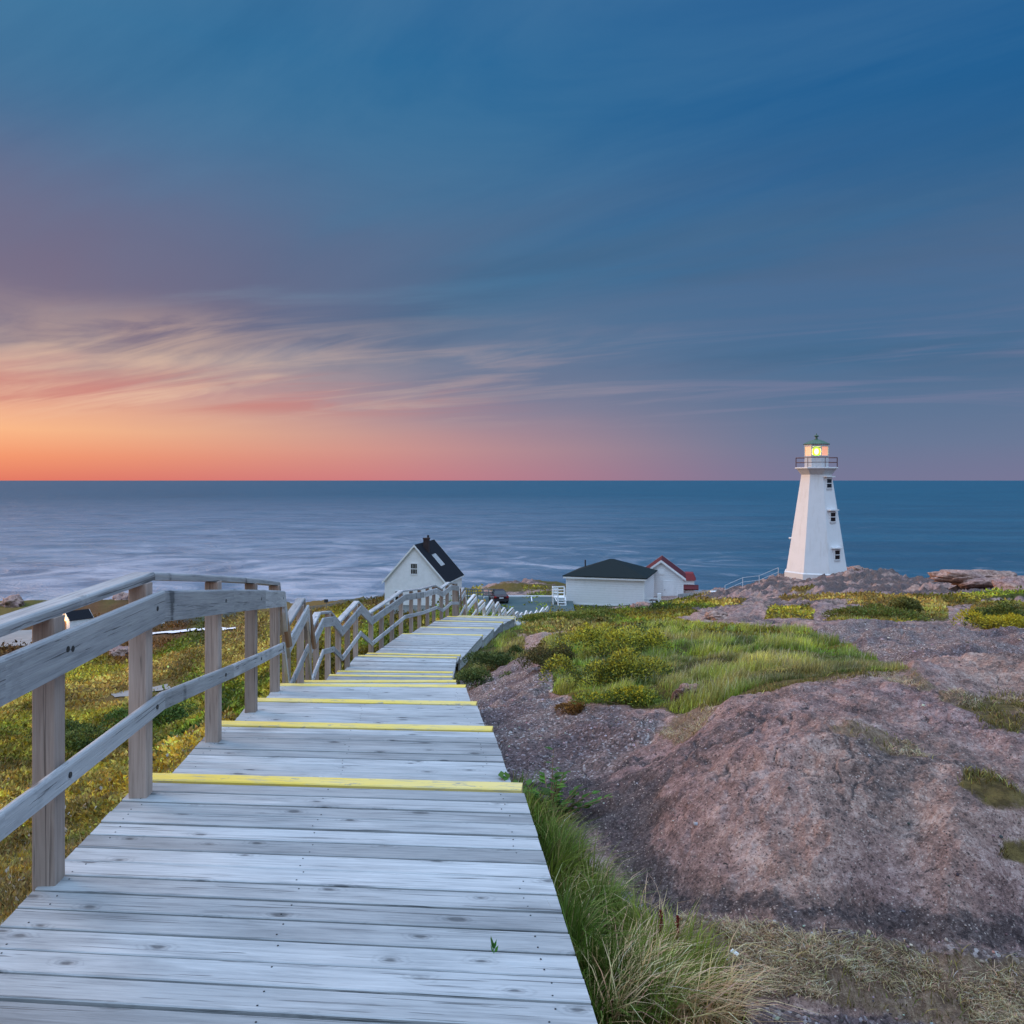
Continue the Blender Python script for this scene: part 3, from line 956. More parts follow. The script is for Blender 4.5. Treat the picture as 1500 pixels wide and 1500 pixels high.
ledge = (np.floor(ledge * 7) + sst(ledge * 7 - np.floor(ledge * 7), 0.0, 0.25)) / 7
nz = -crack * 0.022 * np.minimum(DD / 6, 3) * rockm + rockm * ledge * 0.07 * (1 + sst(DD, 9, 20)) * (DD < 60)
nz = nz + rockm * (fbm(X / 1.7, Y / 1.4, 1, 5, 0.52) * 0.16 + np.abs(fbm(X / 0.55, Y / 0.45, 5, 4, 0.55)) * -0.055 + fbm(X / 0.16, Y / 0.13, 9, 4, 0.65) * 0.030 - np.clip(np.abs(fbm(X / 0.9, Y / 0.35, 19, 4, 0.6)) - 0.02, -0.02, 0.05) * 0.11 + fbm(X / 0.045, Y / 0.04, 13, 3, 0.7) * 0.010 * (DD < 14))
stri = np.abs(fbm((X + Y * 0.55) / 3.8, (Y - X * 0.55) / 1.1, 40, 5, 0.55))
stri2 = np.abs(fbm((X - Y * 0.4) / 9.0, (Y + X * 0.4) / 2.6, 43, 5, 0.6))
nz = nz - rockm * (stri * 1.1 + stri2 * 1.3 * sst(DD, 36, 60)) * sst(DD, 16, 45) * (1 - leftside) + 0.35 * rockm * sst(DD, 36, 60) * (1 - leftside)
big = fbm(X / 9, Y / 8, 15, 4, 0.5) * 0.55 * sst(DD, 14, 40)
nz = nz + big * rockm * (1 - leftside)
nz = nz + leftside * (fbm(X / 2.4, Y / 2.4, 21, 5, 0.55) * 0.34 * sst(DD, 4, 9) + fbm(X / 14, Y / 14, 25, 3) * 0.9 * sst(DD, 22, 60) + fbm(X / 60, Y / 60, 29, 3) * 3.0 * sst(DD, 110, 200))
nz = nz + (1 - leftside) * soft_veg * (fbm(X / 0.9, Y / 0.9, 51, 3) * 0.10)
flat = sst(PXg, 660, 700) * (1 - sst(PXg, 1010, 1050)) * sst(DD, 66, 80) * (1 - sst(DD, 108, 118))
nz = nz * (1 - 0.85 * flat)
nz = nz * (1 - 0.2 * gravel) + (gravel + 0.4) * rockm * np.clip(fbm(X / 0.8, Y / 1.0, 801, 4, 0.5), -0.1, 0.4) * 0.22 * sst(DD, 5.2, 6.8) * (DD < 60)
# keep the sight of the hollow
Z = CAMZ - H + nz
# coast
ex = [-4000, -300, 0, 200, 330, 430, 520, 560, 590, 640, 700, 820, 870, 940, 1010, 1060, 1120, 1240, 1300, 1400, 1500, 1700, 5000]
ed = [420, 420, 415, 408, 405, 350, 290, 250, 160, 138, 138, 136, 130, 122, 112, 98, 95, 92, 84, 66, 58, 55, 55]
EDG = np.interp(PXg + WARP * 0.5, ex, ed)
over_ = np.clip(DD - EDG, 0, None)
Z = Z - np.minimum(over_ * 1.3, 90) - sst(over_, 0, 6) * 3.0
# clear the ground under the boardwalk
near_rows = DD < 90
Zc = Z.copy()
for (x, y, z, hw) in CLP:
    r0 = np.searchsorted(rows, y - 1.2) if y > 1.6 else 0
    r1 = np.searchsorted(rows, y + 1.2)
    if r1 <= r0:
        continue
    sx = X[r0:r1]
    sy = Y[r0:r1]
    dx_ = np.abs(sx - x)
    dy_ = np.abs(sy - y)
    far_ = np.maximum(dx_ - hw - 0.02, 0) + np.maximum(dy_ - 0.4, 0) * 0.5
    lim = z - 0.20 + far_ * 0.9
    blk = Zc[r0:r1]
    np.minimum(blk, np.where(far_ < 1.0, lim, 1e9), out=blk)
Z = Zc
# parking terrace
LOTZ = CAMZ - 14.30
lot = (PXg > 672) & (PXg < 842) & (DD > 80) & (DD < 105)
Z = np.where(lot, np.minimum(Z, LOTZ - 0.05), Z)

# plant colours on the ground (plain pigments)
G = lambda r, g, b: np.array([r, g, b])
n_a = fbm(X / (1.5 + DD * 0.05), Y / (2.5 + DD * 0.12), 61, 4)
n_b = fbm(X / (3.5 + DD * 0.12), Y / (6 + DD * 0.28), 67, 4)
n_c = fbm(X / 0.5, Y / 0.5, 71, 3)


def mixc(a, b, t):
    return a + (b - a) * t[..., None]


def veg_colour(na, nb, nc, left_, D_):
    grn, dgr, ol, br, yl, straw_ = G(.115, .145, .012), G(.034, .056, .010), G(.175, .150, .015), G(.150, .068, .020), G(.58, .39, .018), G(.34, .21, .06)
    c = np.broadcast_to(ol, na.shape + (3,)).copy()
    c = mixc(c, grn, sst(na, -0.16, 0.10))
    c = mixc(c, dgr, sst(na, 0.20, 0.42))
    c = mixc(c, br, sst(nb, 0.04, 0.26) * (0.35 + 0.55 * left_))
    c = mixc(c, straw_, sst(-nb, 0.16, 0.34) * 0.55)
    c = mixc(c, yl, sst(nc, 0.20, 0.34) * 0.45 * (D_ < 14))
    return c


VC = veg_colour(n_a, n_b, n_c, leftside, DD)
VC[(lot)] = G(.05, .05, .05)
VC[(DD < 7) & (leftside < 0.5)] = G(.30, .23, .08)
lich = np.zeros_like(X)
DKP = [(860, 1190), (930, 1150), (1000, 1180), (960, 1240), (1010, 1290), (1180, 1330), (1350, 1340), (1500, 1330), (1510, 1385), (1300, 1382), (1130, 1360), (980, 1335), (900, 1270)]
lich = np.maximum(lich, poly_mask(DKP, 30, 1.6) * 0.85)
lich = np.maximum(lich, poly_mask([(700, 1030), (760, 1015), (840, 1050), (960, 1085), (930, 1130), (800, 1190), (750, 1160)], 20, 1.2) * 0.65)
lich = lich + sst(fbm(X / 1.1, Y / 0.9, 90, 4), 0.08, 0.34) * 0.55
lich = lich + sst(DD, 25, 50) * (0.25 + 0.9 * sst(fbm(X / 4.0, Y / 3.0, 92, 4), -0.1, 0.3))

verts = np.stack([X, Y, Z], -1).reshape(-1, 3)
ii, jj = np.meshgrid(np.arange(NR - 1), np.arange(NU - 1), indexing='ij')
a = (ii * NU + jj).ravel()
quad = np.stack([a, a + 1, a + NU + 1, a + NU], -1)
zone = np.stack([soft_veg, straw, gravel], -1).reshape(-1, 3)
g = npmesh('ground', verts, quad.ravel(), np.arange(len(quad)) * 4, 'ground', None, True,
           {'zone': zone, 'vegcol': VC.reshape(-1, 3), 'lichen': (lich + crack * 0.9).ravel()})
tag(g, kind='structure')
# ground behind the viewer
mb = MB()
nb = 24
vs, fs = [], []
for j in range(nb + 1):
    for i in range(nb + 1):
        x = -60 + 120 * i / nb
        y = -60 + 60.6 * j / nb
        vs.append((x, y, CAMZ - 2.25 - 0.10 * max(0, -x) + 0.3 * math.sin(x * 0.3) * math.cos(y * 0.25) - (0.25 if abs(x) < 3 else 0)))
for j in range(nb):
    for i in range(nb):
        k = j * (nb + 1) + i
        fs.append((k, k + 1, k + nb + 2, k + nb + 1))
mb.add(vs, fs)
tag(mb.build('ground', 'ground', smooth=True), kind='structure')


def terr(u, D):
    """bilinear height and attributes at (u = x/(0.6 D), D)"""
    ci = np.interp(u, ucols, np.arange(NU))
    ri = np.interp(D, rows, np.arange(NR))
    c0 = np.clip(ci.astype(int), 0, NU - 2)
    r0 = np.clip(ri.astype(int), 0, NR - 2)
    fc, fr = ci - c0, ri - r0

    def s(A):
        return (A[r0, c0] * (1 - fc) + A[r0, c0 + 1] * fc) * (1 - fr) + (A[r0 + 1, c0] * (1 - fc) + A[r0 + 1, c0 + 1] * fc) * fr
    return s


def ground_z(x, y):
    u = np.array([x / (0.6 * y)])
    return float(terr(u, np.array([y]))(Z)[0])


def ray_ground(px, py, dmin=2.5):
    """first place along the line through (px,py) where the land lies"""
    u = (px - 750) / 750
    Ds = np.geomspace(dmin, 600, 3000)
    zz = terr(np.full(3000, u), Ds)(Z)
    line = CAMZ + (HOR - py) / F * Ds
    k = np.argmax(zz >= line)
    D = Ds[k]
    return Vector(((px - 750) / F * D, D, float(zz[k])))


# ------------------------------------------------------------------ sea
nseg, nrad = 96, 60
rad = np.concatenate([[30.0], np.geomspace(60, 90000, nrad)])
vs = [(r * math.sin(2 * math.pi * k / nseg), r * math.cos(2 * math.pi * k / nseg), 0) for r in rad for k in range(nseg)]
fs = [(j * nseg + k, j * nseg + (k + 1) % nseg, (j + 1) * nseg + (k + 1) % nseg, (j + 1) * nseg + k) for j in range(len(rad) - 1) for k in range(nseg)]
mb = MB()
mb.add(vs, [f[::-1] for f in fs])
tag(mb.build('sea', 'sea', recalc=False), kind='structure')

# ------------------------------------------------------------------ parking lot, roads
mb = MB()
lp = [(676, 82), (838, 82), (842, 92), (838, 104.6), (690, 104.6), (672, 96)]
top = [Vector(((px - 750) / F * D, D, LOTZ)) for px, D in lp]
mb.add([(v.x, v.y, LOTZ) for v in top] + [(v.x, v.y, LOTZ - 0.6) for v in top], [tuple(range(6)), tuple(range(11, 5, -1))] + [(i, (i + 1) % 6, (i + 1) % 6 + 6, i + 6) for i in range(6)])
tag(mb.build('parking_lot', 'asphalt'), kind='structure')
mb = MB()
for k in range(5):
    x0 = -3.5 + k * 2.9
    mb.box(x0, x0 + 0.1, 100.5, 104.4, LOTZ + 0.004, LOTZ + 0.008)
mb.box(-6, 8.6, 104.42, 104.62, LOTZ, LOTZ + 0.15)
tag(mb.build('kerb', 'white_paint'), kind='structure')


def drape(name, cells, mat, lift=0.12):
    """strip of terrain-hugging quads; cells: list of (px,py) left/right pairs"""
    mbb = MB()
    P0 = []
    for (a_, b_) in cells:
        A0, B0 = ray_ground(*a_, dmin=30), ray_ground(*b_, dmin=30)
        row = []
        for k in range(7):
            q = A0.lerp(B0, k / 6)
            q.z = ground_z(q.x, q.y) + lift
            row.append(q)
        P0.append(row)
    rows_ = []
    for r0_, r1_ in zip(P0[:-1], P0[1:]):
        for s_ in range(6):
            rows_.append([p.lerp(q, s_ / 6) for p, q in zip(r0_, r1_)])
    rows_.append(P0[-1])
    for r_ in rows_:
        for q in r_:
            q.z = ground_z(q.x, q.y) + lift
    vs_ = [q for r_ in rows_ for q in r_]
    fs_ = [(j * 7 + i, j * 7 + i + 1, (j + 1) * 7 + i + 1, (j + 1) * 7 + i) for j in range(len(rows_) - 1) for i in range(6)]
    mbb.add(vs_, fs_)
    return tag(mbb.build(name, mat, smooth=True), kind='structure')


drape('road', [((-60, 953), (-60, 925)), ((10, 950), (0, 925)), ((60, 938), (40, 925)), ((95, 930), (60, 921)), ((140, 926), (120, 919))], 'pale_asphalt', 0.35)
drape('road', [((-60, 916), (-60, 911)), ((20, 914), (20, 910)), ((60, 913), (55, 909))], 'pale_asphalt', 0.35)
drape('path', [((215, 932), (215, 929)), ((250, 929.5), (250, 926)), ((285, 925.5), (285, 922)), ((345, 923.5), (345, 921))], 'white_paint', 0.3)
drape('path', [((168, 1023), (160, 1015)), ((215, 1016), (210, 1009)), ((250, 1010), (245, 1003))], 'pale_asphalt', 0.06)
drape('path', [((150, 985), (140, 985)), ((156, 975), (148, 975)), ((146, 968), (140, 967)), ((135, 963), (130, 962))], 'pale_asphalt', 0.06)

# ------------------------------------------------------------------ boardwalk
UP = Vector((0, 0, 1))
bw = empty('boardwalk', (-1.0, 2.0, CAMZ - 1.9), 0, 'weathered grey plank boardwalk stepping downhill with yellow painted step edges', 'boardwalk')
BWO = Vector(bw.location)


def local(mbb, org):
    mbb.v = [tuple(Vector(p) - org) for p in mbb.v]
    return mbb


for si, (nl, nr, fl, fr, nose) in enumerate(sections):
    mb = MB()
    Ld = ((fl - nl).length + (fr - nr).length) / 2
    nplank = max(1, round(Ld / 0.1455))
    for k in range(nplank):
        if nose and k == nplank - 1 and nplank > 1:
            continue
        if nose and nplank == 1:
            continue
        t = (k + 0.5) / nplank
        jit = random.uniform(-0.0015, 0.0015)
        a_, b_ = nl.lerp(fl, t), nr.lerp(fr, t)
        ext = (b_ - a_).normalized()
        a_ = a_ - ext * random.uniform(0.010, 0.014)
        b_ = b_ + ext * random.uniform(0.010, 0.014)
        wl = (fl - nl).length / nplank
        wdt = Ld / nplank - random.choice((0.011, 0.014, 0.017, 0.021))
        c = 0.004
        # slight cup and height jitter
        zj = random.uniform(-0.0025, 0.0025)
        hw_, hh = wdt / 2, 0.038
        prof = [(-hw_, -hh), (hw_, -hh), (hw_, -c), (hw_ - c, -0.0006), (hw_ * 0.4, -0.0018), (-hw_ * 0.4, -0.0018), (-hw_ + c, -0.0006), (-hw_, -c)]
        e1, e2 = (fl - nl), (fr - nr)
        e1, e2 = Vector((e1.x, e1.y, 0)).normalized(), Vector((e2.x, e2.y, 0)).normalized()
        mb.beam(a_ + UP * zj, b_ + UP * (zj + jit), prof, e1, e2)
        if a_.y < 13:
            for sx in (0.05, 0.5, 0.94):
                for sy in (-0.27, 0.27):
                    if random.random() < 0.2:
                        continue
                    q = a_.lerp(b_, sx + random.uniform(-0.008, 0.008)) + Vector((0, 1, 0)) * (sy * wdt + random.uniform(-0.006, 0.006)) + UP * (zj - 0.001)
                    mb.tube(q, q + UP * 0.0014, 0.0036, 6, 1)
    if mb.v:
        local(mb, BWO).build('deck_section', ['deck_wood', 'bolt'], bw)
    if nose:
        mb = MB()
        yw = 0.112
        dl = (fl - nl).normalized()
        a_, b_ = fl - dl * (yw / 2), fr - (fr - nr).normalized() * (yw / 2)
        ext = (b_ - a_).normalized()
        c = 0.006
        prof = [(-yw / 2, -0.05), (yw / 2, -0.05), (yw / 2, 0.004 - c), (yw / 2 - c, 0.004), (-yw / 2 + c, 0.004), (-yw / 2, 0.004 - c)]
        mb.beam(a_ - ext * 0.012, b_ + ext * 0.012, prof)
        local(mb, BWO).build('step_nosing', 'yellow_paint', bw)
        # riser below the nosing
        mb = MB()
        q1, q2 = fl - UP * 0.13 - dl * 0.03, fr - UP * 0.13 - dl * 0.03
        mb.beam(q1, q2, chamfer(0.03, 0.15, 0.003, 0.075))
        local(mb, BWO).build('riser', 'deck_wood', bw)
    if Ld > 0.8:
        for p, q, sg in ((nl, fl, 1), (nr, fr, -1)):
            d_ = (q - p).normalized()
            sd = d_.cross(UP).normalized() * sg
            off = sd * 0.03 - UP * 0.040
            mb = MB()
            mb.beam(p + off, q + off - d_ * 0.02, chamfer(0.038, 0.235, 0.004, 0.0))
            local(mb, BWO).build('side_board', 'deck_wood', bw)
            for t in ((0.15, 0.85) if p.y < 30 else ()):
                s_ = p.lerp(q, t) + sd * 0.10 - UP * 0.12
                mb = MB()
                mb.beam(s_, Vector((s_.x, s_.y, s_.z - 0.9)), chamfer(0.09, 0.09, 0.004, 0.045), up=Vector((0, 1, 0)), sA=Vector((1, 0, 0)))
                local(mb, BWO).build('support', 'post_wood', bw)

# small leafy sprig growing between boards
def leaf_quads(name, pts, dirs, ups, L, Wd, cols, parent=None, tagkw=None):
    """diamond leaves : base point, direction, normal"""
    pts, dirs, ups = np.array(pts, float), np.array(dirs, float), np.array(ups, float)
    n = len(pts)
    L = np.broadcast_to(np.asarray(L, float), (n,))[:, None]
    Wd = np.broadcast_to(np.asarray(Wd, float), (n,))[:, None]
    dirs /= np.linalg.norm(dirs, axis=1, keepdims=True) + 1e-9
    sd = np.cross(dirs, ups)
    sd /= np.linalg.norm(sd, axis=1, keepdims=True) + 1e-9
    up2 = np.cross(sd, dirs)
    v0 = pts
    v1 = pts + dirs * L * 0.45 + sd * Wd * 0.5 + up2 * Wd * 0.12
    v2 = pts + dirs * L
    v3 = pts + dirs * L * 0.45 - sd * Wd * 0.5 + up2 * Wd * 0.12
    V = np.stack([v0, v1, v2, v3], 1).reshape(-1, 3)
    tint = np.repeat(np.array(cols, float), 4, axis=0)
    loops = np.arange(n * 4)
    # two triangles folded on the midrib
    base_ = np.arange(n)[:, None] * 4
    tri = np.concatenate([base_ + np.array([0, 1, 2]), base_ + np.array([0, 2, 3])], 1).reshape(-1)
    return V, tri, np.arange(n * 2) * 3, tint


def blades(pos, h, wd, lean, laz, cols, droop=0.5, tipcol=None):
    n = len(pos)
    ts = np.array([0, 0.35, 0.7, 1.0])
    ld = np.stack([np.cos(laz), np.sin(laz), np.zeros(n)], -1)
    fa = laz + np.pi / 2 + rng.uniform(-0.8, 0.8, n)
    sd = np.stack([np.cos(fa), np.sin(fa), np.zeros(n)], -1)
    V = np.zeros((n, 7, 3))
    T = np.zeros((n, 7, 3))
    tc_ = cols if tipcol is None else tipcol
    for k, t in enumerate(ts):
        hz = h * (t - droop * lean * t * t * t * 0.5)
        cpt = pos + ld * (h * lean * (t ** 1.8))[:, None]
        cpt[:, 2] += hz
        ww = (wd * (1 - t * 0.6) * 0.5)[:, None]
        cc_ = cols * (1 - t) + tc_ * t
        if k < 3:
            V[:, 2 * k] = cpt - sd * ww
            V[:, 2 * k + 1] = cpt + sd * ww
            T[:, 2 * k] = cc_
            T[:, 2 * k + 1] = cc_
        else:
            V[:, 6] = cpt
            T[:, 6] = cc_
    b = np.arange(n)[:, None] * 7
    f = np.concatenate([b + np.array(q) for q in ([0, 1, 3], [0, 3, 2], [2, 3, 5], [2, 5, 4], [4, 5, 6])], 1).reshape(-1)
    return V.reshape(-1, 3), f, np.arange(n * 5) * 3, T.reshape(-1, 3)


def merge(parts):
    V, L_, St, T = [], [], [], []
    vo = so = 0
    for v, l, s, t in parts:
        V.append(v)
        L_.append(l + vo)
        T.append(t)
        vo += len(v)
    L_ = np.concatenate(L_)
    return np.concatenate(V), L_, np.arange(len(L_) // 3) * 3, np.concatenate(T)


def foliage_obj(name, parts, origin=None, parent=None, **kw):
    V, L_, St, T = merge(parts)
    if origin is not None:
        V = V - np.array(origin)
    o = npmesh(name, V, L_, St, 'foliage', T)
    if origin is not None:
        o.location = origin
    if parent is not None:
        o.parent = parent
    if kw:
        tag(o, **kw)
    return o


def rc(base, n, v=0.3, hue=0.12):
    """n colours scattered round a base"""
    b = np.array(base, float)[None]
    k = np.exp(rng.normal(0, v, (n, 1)))
    hshift = 1 + rng.normal(0, hue, (n, 3))
    return np.clip(b * k * hshift, 0.002, 0.9)


# sprig on the deck
q = onplane(724, 1398, 1.68)
pp, dd_, uu = [], [], []
for k in range(9):
    pp.append((q.x, q.y, q.z + k * 0.004))
    a_ = random.uniform(0, 6.28)
    dd_.append((0.5 * math.cos(a_), 0.5 * math.sin(a_), 1.0))
    uu.append((math.cos(a_ + 1), math.sin(a_ + 1), 0.3))
foliage_obj('sprig', [leaf_quads('', pp, dd_, uu, 0.035, 0.012, rc((.05, .16, .02), 9))], origin=tuple(q), label='tiny green sprig poking up between the near deck planks', cat='plant')

# ------------------------------------------------------------------ railing
rl = empty('wooden_railing', tuple(rail[2] - Vector((0, 0, 1.05))), 0, 'weathered timber railing with cap rail along the left edge of the boardwalk', 'railing')
RO = Vector(rl.location)


def plan_side(i, pts):
    d0 = (pts[i] - pts[i - 1]) if i > 0 else (pts[1] - pts[0])
    d1 = (pts[i + 1] - pts[i]) if i < len(pts) - 1 else d0
    d = Vector((d0.x, d0.y, 0)).normalized() + Vector((d1.x, d1.y, 0)).normalized()
    d.normalize()
    return Vector((d.y, -d.x, 0))       # towards the deck


sides = [plan_side(i, rail) for i in range(len(rail))]


def rail_prof(t, h):
    a_ = t / 2
    r_ = min(0.013, a_ * 0.7)
    return [(-a_, -h), (a_, -h), (a_, -r_), (a_ - r_ * 0.35, -r_ * 0.35), (a_ - r_, 0), (-a_ + r_, 0), (-a_ + r_ * 0.35, -r_ * 0.35), (-a_, -r_)]


for i in range(len(rail) - 1):
    A, B = rail[i], rail[i + 1]
    slope = abs(A.z - B.z) / max(0.01, math.hypot(A.x - B.x, A.y - B.y))
    k = min(1.5, math.sqrt(1 + slope * slope))
    flip = -1
    mb = MB()
    mb.beam(A, B, rail_prof(0.04, 0.17 * k), -sides[i] * flip, -sides[i + 1] * flip)
    local(mb, RO).build('handrail', 'rail_wood' if A.y < 33 else 'pale_wood', rl)
    mb = MB()
    dz_ = Vector((0, 0, -0.56))
    mb.beam(A + dz_, B + dz_, rail_prof(0.036, 0.095 * k), -sides[i] * flip, -sides[i + 1] * flip)
    local(mb, RO).build('middle_rail', 'rail_wood' if A.y < 33 else 'pale_wood', rl)
    mb = MB()
    A2, B2 = A - sides[i] * 0.098 + UP * 0.103, B - sides[i + 1] * 0.098 + UP * 0.103
    mb.beam(A2, B2, rail_prof(0.125, 0.044 * k), -sides[i] * flip, -sides[i + 1] * flip)
    local(mb, RO).build('cap_rail', 'rail_wood' if A.y < 33 else 'pale_wood', rl)

ry = np.array([p.y for p in rail])


def on_rail(D):
    i = int(np.clip(np.searchsorted(ry, D) - 1, 0, len(rail) - 2))
    t = (D - ry[i]) / (ry[i + 1] - ry[i])
    return rail[i].lerp(rail[i + 1], t), sides[i]


postD = [0.2, 3.6, 4.6, 6.1, 7.55, 9.15, 10.35, 11.95, 13.3, 14.6, 15.75, 16.45, 17.5, 18.6, 19.75, 20.7, 21.75, 22.75, 23.85, 24.8, 25.85, 26.75, 27.5, 28.3, 29.7]
for k in range(0, len(tailpts) - 1):
    if tailpts[k].y > 30:
        postD.append(tailpts[k].y + (0.25 if k % 2 == 1 else -0.15))
for D in postD:
    p, sd = on_rail(D)
    c_ = p - sd * 0.069
    top = p.z + 0.058
    gz = min(p.z - 1.6, (ground_z(c_.x, c_.y) if c_.y > 0.5 else CAMZ - 2.2) - 0.1)
    gz = max(gz, p.z - 3.5)
    mb = MB()
    a_ = 0.047
    d2 = Vector((sd.y * -1, sd.x, 0))
    ring = [(-a_ + .004, -a_), (a_ - .004, -a_), (a_, -a_ + .004), (a_, a_ - .004), (a_ - .004, a_), (-a_ + .004, a_), (-a_, a_ - .004), (-a_, -a_ + .004)]
    mb.beam(Vector((c_.x, c_.y, top)), Vector((c_.x, c_.y, gz)), ring, sA=sd, up=d2)
    local(mb, RO).build('post', 'post_wood' if D < 40 else 'pale_wood', rl)
    if D < 22:
        for (oz, ox) in (((-0.075, -0.022), (-0.082, 0.022), (-0.61, 0.0)) if D < 4 else ((-0.08, 0.0), (-0.61, 0.0))):
            mb = MB()
            dirp = Vector((-sd.y, sd.x, 0))
            q_ = p + dirp * ox + UP * oz + sd * 0.017
            mb.tube(q_, q_ + sd * 0.0055, 0.013, 10)
            local(mb, RO).build('bolt', 'bolt', rl)
# brown end planks hanging where the rails turn down a flight
for (px_, py_, D, h) in ((413, 872, 9.5, 0.62), (453, 893, 12.5, 0.62), (674.5, 862, 31.3, 0.75)):
    q_ = P(px_, py_, D)
    mb = MB()
    mb.beam(q_, q_ + Vector((0.02, 0.25, -h)), chamfer(0.04, 0.12, 0.004, 0.06), sA=Vector((1, 0, 0)), up=Vector((0, 1, 0)))
    local(mb, RO).build('brace', 'brown_wood', rl)

# ------------------------------------------------------------------ generic fence lines
def post_rail_fence(name, pts, hgt, nr_, mat, pw, rw, label, cat, group=None, step=2.0, zs=None):
    """pts are world xy (z from ground unless given)"""
    pts = [Vector(p) for p in pts]
    dense = []
    for a_, b_ in zip(pts[:-1], pts[1:]):
        n = max(1, round((b_ - a_).length / step))
        for k in range(n):
            dense.append(a_.lerp(b_, k / n))
    dense.append(pts[-1])
    if zs is None:
        for q_ in dense:
            q_.z = ground_z(q_.x, q_.y)
    root = empty(name, tuple(dense[0]), 0, label, cat, group)
    o_ = Vector(dense[0])
    for q_ in dense:
        m1 = MB()
        m1.beam(q_ + UP * hgt, q_ - UP * 0.3, chamfer(pw, pw, pw * 0.08, pw / 2), sA=Vector((1, 0, 0)), up=Vector((0, 1, 0)))
        local(m1, o_).build('post', mat, root)
    for r_ in range(nr_):
        hh = hgt * (1 - r_ / max(1, nr_) * 0.9) - rw * 0.5
        m1 = MB()
        for a_, b_ in zip(dense[:-1], dense[1:]):
            d_ = (b_ - a_)
            sd = Vector((d_.y, -d_.x, 0)).normalized() * (pw / 2 + rw * 0.3)
            m1.beam(a_ + UP * hh - sd, b_ + UP * hh - sd, chamfer(rw * 0.6, rw, rw * 0.08, rw / 2))
        local(m1, o_).build('rail', mat, root)
    return root


def world_at(px, D):
    x = (px - 750) / F * D
    return Vector((x, D, ground_z(x, D)))


post_rail_fence('fence', [P(681, 880, 88), P(699, 879, 96), P(724, 878, 101)], 1.25, 3, 'grey_fence', 0.12, 0.10,
                'grey timber fence beside the dark car at the parking lot corner', 'fence', step=1.6, zs=1)
post_rail_fence('fence', [world_at(245, 205), world_at(262, 208), world_at(300, 214), world_at(345, 222)], 1.2, 4, 'grey_fence', 0.18, 0.14,
                'pale green grey slat fence on the far left hillside above the white path', 'fence', step=2.6)
post_rail_fence('fence', [world_at(418, 215), world_at(470, 225), world_at(520, 232), world_at(560, 236)], 1.3, 4, 'grey_fence', 0.18, 0.14,
                'grey slat fence on the far shore slope left of the white gabled house', 'fence', step=2.6)
post_rail_fence('fence', [world_at(1062, 86), world_at(1088, 86), world_at(1112, 87), world_at(1140, 87)], 1.0, 2, 'white_trim', 0.035, 0.03,
                'thin white pipe fence climbing the rocks to the lighthouse', 'fence', step=1.9)

# ------------------------------------------------------------------ lighthouse
LD = 85.0
lb = P(1196, 842, LD)
lh = empty('lighthouse', tuple(lb), math.radians(-19.6), 'white eight-sided tapering lighthouse tower with lit yellow green lamp on the rocks', 'lighthouse')


def octo(ap, z, n=8, ph=None):
    R = ap / math.cos(math.pi / n)
    return [Vector((R * math.cos(-math.pi / 2 + math.pi / n + 2 * math.pi * k / n), R * math.sin(-math.pi / 2 + math.pi / n + 2 * math.pi * k / n), z)) for k in range(n)]


mb = MB()
mb.prism([octo(3.00, -1.6), octo(3.00, 0.32), octo(2.84, 0.42), octo(1.42, 10.0)])
mb.build('tower', 'tower_white', lh)
mb = MB()
mb.prism([octo(1.43, 9.98), octo(1.46, 10.02), octo(1.86, 10.52), octo(1.86, 10.56)])
mb.build('cornice', 'concrete', lh)
MATS['concrete_pale'] = simple('concrete_pale', (0.55, 0.55, 0.56), 0.7, var=0.08)
bpy.data.objects['cornice'].data.materials[0] = MATS['concrete_pale']
mb = MB()
mb.prism([octo(2.0, 10.56), octo(2.02, 10.60), octo(2.02, 10.68), octo(1.98, 10.70)])
mb.build('gallery_floor', 'tower_white', lh)
mb = MB()
ring8 = octo(1.93, 10.70)
for k in range(8):
    mb.tube(ring8[k], ring8[k] + UP * 0.95, 0.035, 6)
for hh in (0.95, 0.48):
    for k in range(8):
        mb.tube(ring8[k] + UP * hh, ring8[(k + 1) % 8] + UP * hh, 0.03, 6)
mb.build('gallery_railing', 'rust_metal', lh)
lant = MB()
lant.prism([octo(1.12, 10.70), octo(1.12, 11.78), octo(1.17, 11.79), octo(1.17, 11.85), octo(1.10, 11.86)])
lr = lant.build('lantern_room', 'concrete_pale', lh)
mb = MB()
mb.prism([octo(1.12, 12.74), octo(1.14, 12.75), octo(1.14, 12.98)])
c0, c1 = octo(1.10, 11.86), octo(1.10, 12.74)
for k in range(8):
    mb.tube(c0[k], c1[k], 0.06, 6)
mb.build('lantern_frame', 'concrete_pale', lr)


def glass_mat():
    m, nt, bs, out = mat_base('clear_glass')
    tr = nt.n('ShaderNodeBsdfTransparent', inp={0: (0.93, 0.97, 0.95, 1)})
    gl = nt.n('ShaderNodeBsdfGlossy', inp={0: (0.9, 0.9, 0.9, 1), 1: 0.05})
    mx = nt.n('ShaderNodeMixShader', inp={0: 0.10, 1: tr.outputs[0], 2: gl.outputs[0]})
    nt.link(mx.outputs[0], out.inputs[0])


